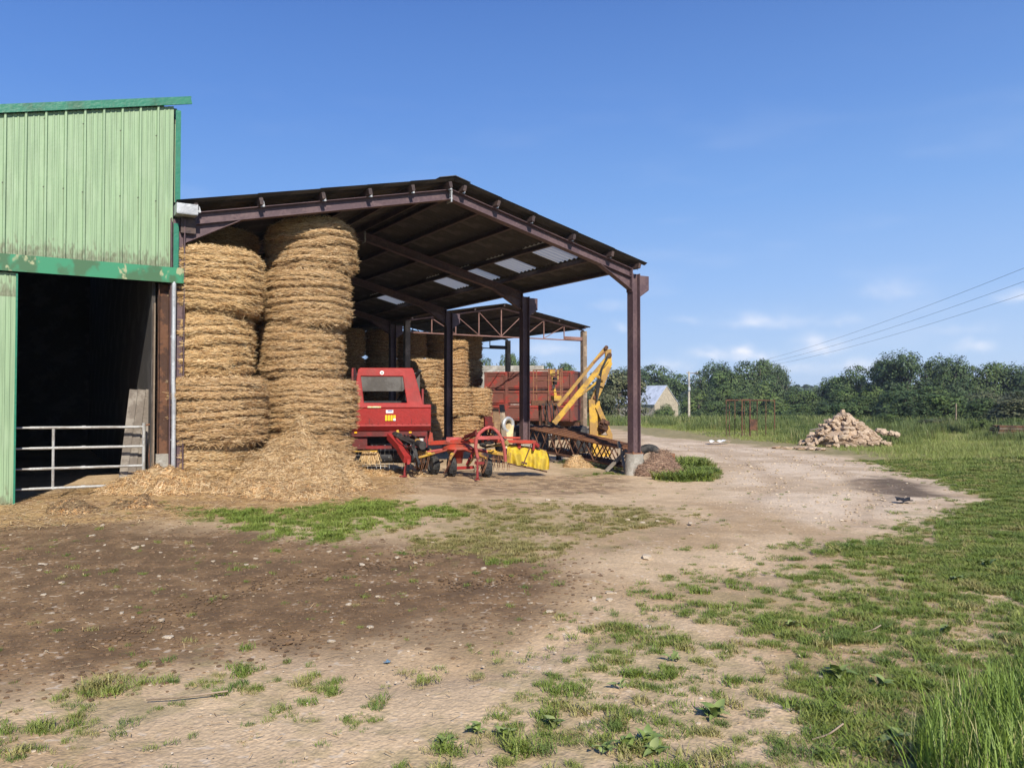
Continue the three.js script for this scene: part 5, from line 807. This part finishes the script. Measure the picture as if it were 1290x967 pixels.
{ const d = 44, A = at(600, 463, d), B = at(668, 462, d), g = land(0, d), T = thing('block_wall', 'grey concrete block wall behind the red trailer', 'wall', V((A.x + B.x) / 2 - .5, g, -d)); const W = B.x - A.x + 3, H = A.y - g, bh = .235; for (let j = 0; j < Math.ceil(H / bh); j++) for (let i = 0; i < W / .5; i++) new Geo().box(.49, bh - .012, .2, -W / 2 + i * .5 + (j % 2 ? .25 : 0), j * bh + bh / 2, 0).mesh('block', M.concrete, T); }
// brushwood heap and rusty box by the concrete base
{ const a = onLand(832, 598), woody = [[.34, .2, .13], [.22, .13, .08], [.45, .3, .2], [.16, .1, .07]]; heap('brushwood_heap', 'heap of broken twigs and bark beside the concrete column base', 'brushwood', a, .5, .36, .42, 71, 2600, .2, M.woodBits, woody, .3); }
{ const g = at(839, 582, 18.4), T = thing('rusty_box', 'rusty red steel box half buried in the brushwood', 'box', V(g.x, land(g.x, 18.4), -18.4), .5); new Geo().box(.32, .22, .02, 0, .28, .12).box(.32, .22, .02, 0, .28, -.12).box(.02, .22, .22, -.15, .28, 0).box(.02, .22, .22, .15, .28, 0).box(.3, .02, .22, 0, .18, 0).box(.2, .18, .2, 0, .08, 0).mesh('shell', M.rust, T); }
{ const g = at(817, 573, 18.2), T = thing('car_tyre', 'worn black tyre lying against the concrete column base', 'tyre', V(g.x, land(g.x, 18.2) + .02, -18.2)); new Geo().add(new THREE.TorusGeometry(.22, .1, 10, 24), new THREE.Matrix4().makeTranslation(0, .30, 0).multiply(new THREE.Matrix4().makeRotationX(.3))).mesh('rubber', M.tyre, T); }

// ---------- stones, clods and weeds in the yard ----------
const paleStone = [weathered([.56, .47, .34], [.45, .36, .26], .4, .9, 6), weathered([.64, .55, .42], [.5, .41, .3], .4, .9, 6)];
{
  const r = rngFrom(55), spots = [];
  for (const [px, py, s] of [[116, 676, .07], [170, 692, .09], [180, 689, .05], [49, 718, .05], [130, 739, .06], [153, 774, .05], [134, 769, .05], [65, 774, .045], [310, 713, .06], [322, 704, .05], [271, 733, .05], [167, 779, .045], [58, 823, .04], [307, 835, .045], [500, 762, .05], [80, 663, .07], [200, 727, .05], [296, 696, .05], [414, 696, .06], [433, 697, .05], [690, 632, .12], [680, 636, .09], [815, 703, .16], [790, 655, .10], [800, 652, .09], [810, 658, .08], [795, 662, .09], [783, 660, .07], [828, 656, .1], [870, 659, .09], [1020, 622, .08], [940, 640, .07], [760, 668, .06], [545, 683, .06], [1078, 821, .05], [1033, 852, .045], [640, 665, .06]]) spots.push([...groundAt(px, py), s * .62]);
  for (let i = 0; i < 40; i++) { const [x, d] = groundAt(20 + 1000 * r(), 660 + 150 * r()); spots.push([x, d, .022 + .03 * r()]); }
  for (const [x, d, s] of spots) { const o = meshOf(rockKinds[Math.floor(r() * 6)], paleStone[Math.floor(r() * 2)], 'stone'); o.position.set(x, land(x, d) + s * .16, -d); o.rotation.set((r() - .5) * .5, r() * 6.28, (r() - .5) * .5); o.scale.set(s * (1 + .8 * r()), s * .7, s); tag(o, 'small pale stone lying loose on the yard dirt', 'stone', 'loose stones on the yard'); }
  const gravel = [], clods = [];
  for (let i = 0; i < 26000; i++) { const d = 2.3 + 34 * r() * r(), x = (r() * 2 - 1) * (.7 * d + 1); const dk = look(LAY.dark, x, d), rd = look(LAY.road, x, d), g = grassMask(x, d); if (d > 20 && rd < .5) continue; if (r() > .22 + .5 * rd || g > .5) continue; if (dk > .4 && r() < .7) continue; if (look(LAY.mud, x, d) > .3 && r() < .85) continue; const s = (.006 + .016 * r() * r()) * (1 + 1.3 * rd + sm(10, 25, d)); gravel.push([x, d, s * 1.3, s * .8, r() * 6.28, mix3([.40, .30, .19], [.70, .60, .46], r() * r()), s * .1]); }
  for (let i = 0; i < 26000; i++) { const d = 4 + 8 * r(), x = (r() * 2 - 1) * (.7 * d + 1); const dk = look(LAY.dark, x, d); if (r() > dk) continue; const s = .012 + .035 * r() * r() * r(); clods.push([x, d, s * 1.5, s, r() * 6.28, mix3([.10, .06, .03], [.21, .13, .07], r()), 0]); }
  const gm = std({ roughness: .95, color: 0xffffff }); scatter('gravel', 'fine pale gravel strewn over the yard and track', 'gravel', rockKinds[1], gm, gravel); scatter('soil_crumbs', 'brown crumbs of earth and dung on the dark soil', 'soil', rockKinds[3], gm, clods);
}
const leafGeo = (() => { const P = [], I = [], n = 5; for (let i = 0; i <= n; i++) { const u = i / n, wd = .34 * Math.sin(Math.PI * Math.pow(u, .75)) + .02, y = .55 * u - .62 * u * u; P.push(-wd, y + .10 * wd * 2, u, 0, y, u, wd, y + .10 * wd * 2, u); if (i < n) { const o = i * 3; I.push(o, o + 1, o + 4, o, o + 4, o + 3, o + 1, o + 2, o + 5, o + 1, o + 5, o + 4); } } const g = new THREE.BufferGeometry(); g.setAttribute('position', new THREE.Float32BufferAttribute(P, 3)); g.setIndex(I); g.computeVertexNormals(); return g; })();
const leafMats = [[.17, .23, .055], [.21, .265, .075], [.145, .205, .05], [.25, .29, .10]].map(c => std({ color: new THREE.Color().setRGB(...c), roughness: .55 }));
{
  const r = rngFrom(88), where = ['on the bare ground', 'in the mottled turf'];
  for (const [px, py, n, s] of [[600, 925, 9, .11], [640, 932, 9, .11], [695, 920, 8, .12], [790, 945, 9, .12], [815, 940, 10, .13], [826, 955, 9, .12], [850, 833, 8, .11], [1056, 853, 12, .17], [1110, 866, 8, .14], [900, 905, 9, .15], [1130, 938, 9, .16], [1190, 795, 8, .13], [1205, 730, 12, .14], [1245, 715, 12, .16], [1000, 790, 8, .11], [780, 868, 8, .10], [560, 940, 7, .10], [760, 950, 8, .11]]) {
    const [x, d] = groundAt(px, py), T = thing('weed_plant', px > 1040 ? 'broad-leaved dock weed growing in the thicker grass' : 'broad-leaved weed rosette growing in the mottled turf', 'weed', V(x, land(x, d), -d), r() * 6.28, px > 1040 ? 'dock weeds' : 'weed rosettes');
    for (let k = 0; k < n; k++) { const o = meshOf(leafGeo, leafMats[Math.floor(r() * 3.4)], 'leaf', T); const l = s * (.32 + .4 * r()); o.scale.set(l * .75, l * 1.2, l); o.rotation.order = 'YXZ'; o.rotation.y = k * 2.4 + r(); o.rotation.x = -.1 - .9 * r(); o.position.set((r() - .5) * .05, .01, (r() - .5) * .05); }
  }
  const scrap = (name, label, cat, px, py, s, mat) => { const [x, d] = groundAt(px, py), T = thing(name, label, cat, V(x, land(x, d), -d), r() * 6); const P = new THREE.PlaneGeometry(s, s * .7, 8, 6); P.rotateX(-Math.PI / 2); const a = P.attributes.position; for (let i = 0; i < a.count; i++) a.setXYZ(i, a.getX(i) * (.7 + .6 * vn(a.getZ(i) * 40 + 9, 3)), .004 + s * .35 * fbm(a.getX(i) / s * 3 + 5, a.getZ(i) / s * 3 + 5, 3), a.getZ(i)); P.computeVertexNormals(); new Geo().add(P).mesh('piece', mat, T); };
  scrap('plastic_scrap', 'small scrap of blue plastic on the bare ground', 'litter', 488, 838, .045, std({ color: new THREE.Color().setRGB(.16, .26, .34), roughness: .6 }));
  scrap('rubber_scrap', 'crumpled black rubber scrap beside the muddy patch of track', 'litter', 1139, 634, .30, M.black);
  for (const [px, py, l, lab] of [[235, 882, .42, 'pale bent stick lying on the patchy grass near the dark soil'], [1045, 929, .22, 'thin pale twig lying in the foreground turf'], [1100, 795, .16, 'short dead twig standing beside a bare patch']]) { const [x, d] = groundAt(px, py), T = thing('stick', lab, 'stick', V(x, land(x, d) + .01, -d), r() * .6); new Geo().tube([V(-l / 2, 0, 0), V(-l * .1, .012, .01), V(l / 2, .03, -.02)], .005, 5, 8).mesh('twig', M.wood, T); }
}
scene.fog = new THREE.FogExp2(new THREE.Color(.72, .82, 1), .00035);
renderer.render(scene, camera);
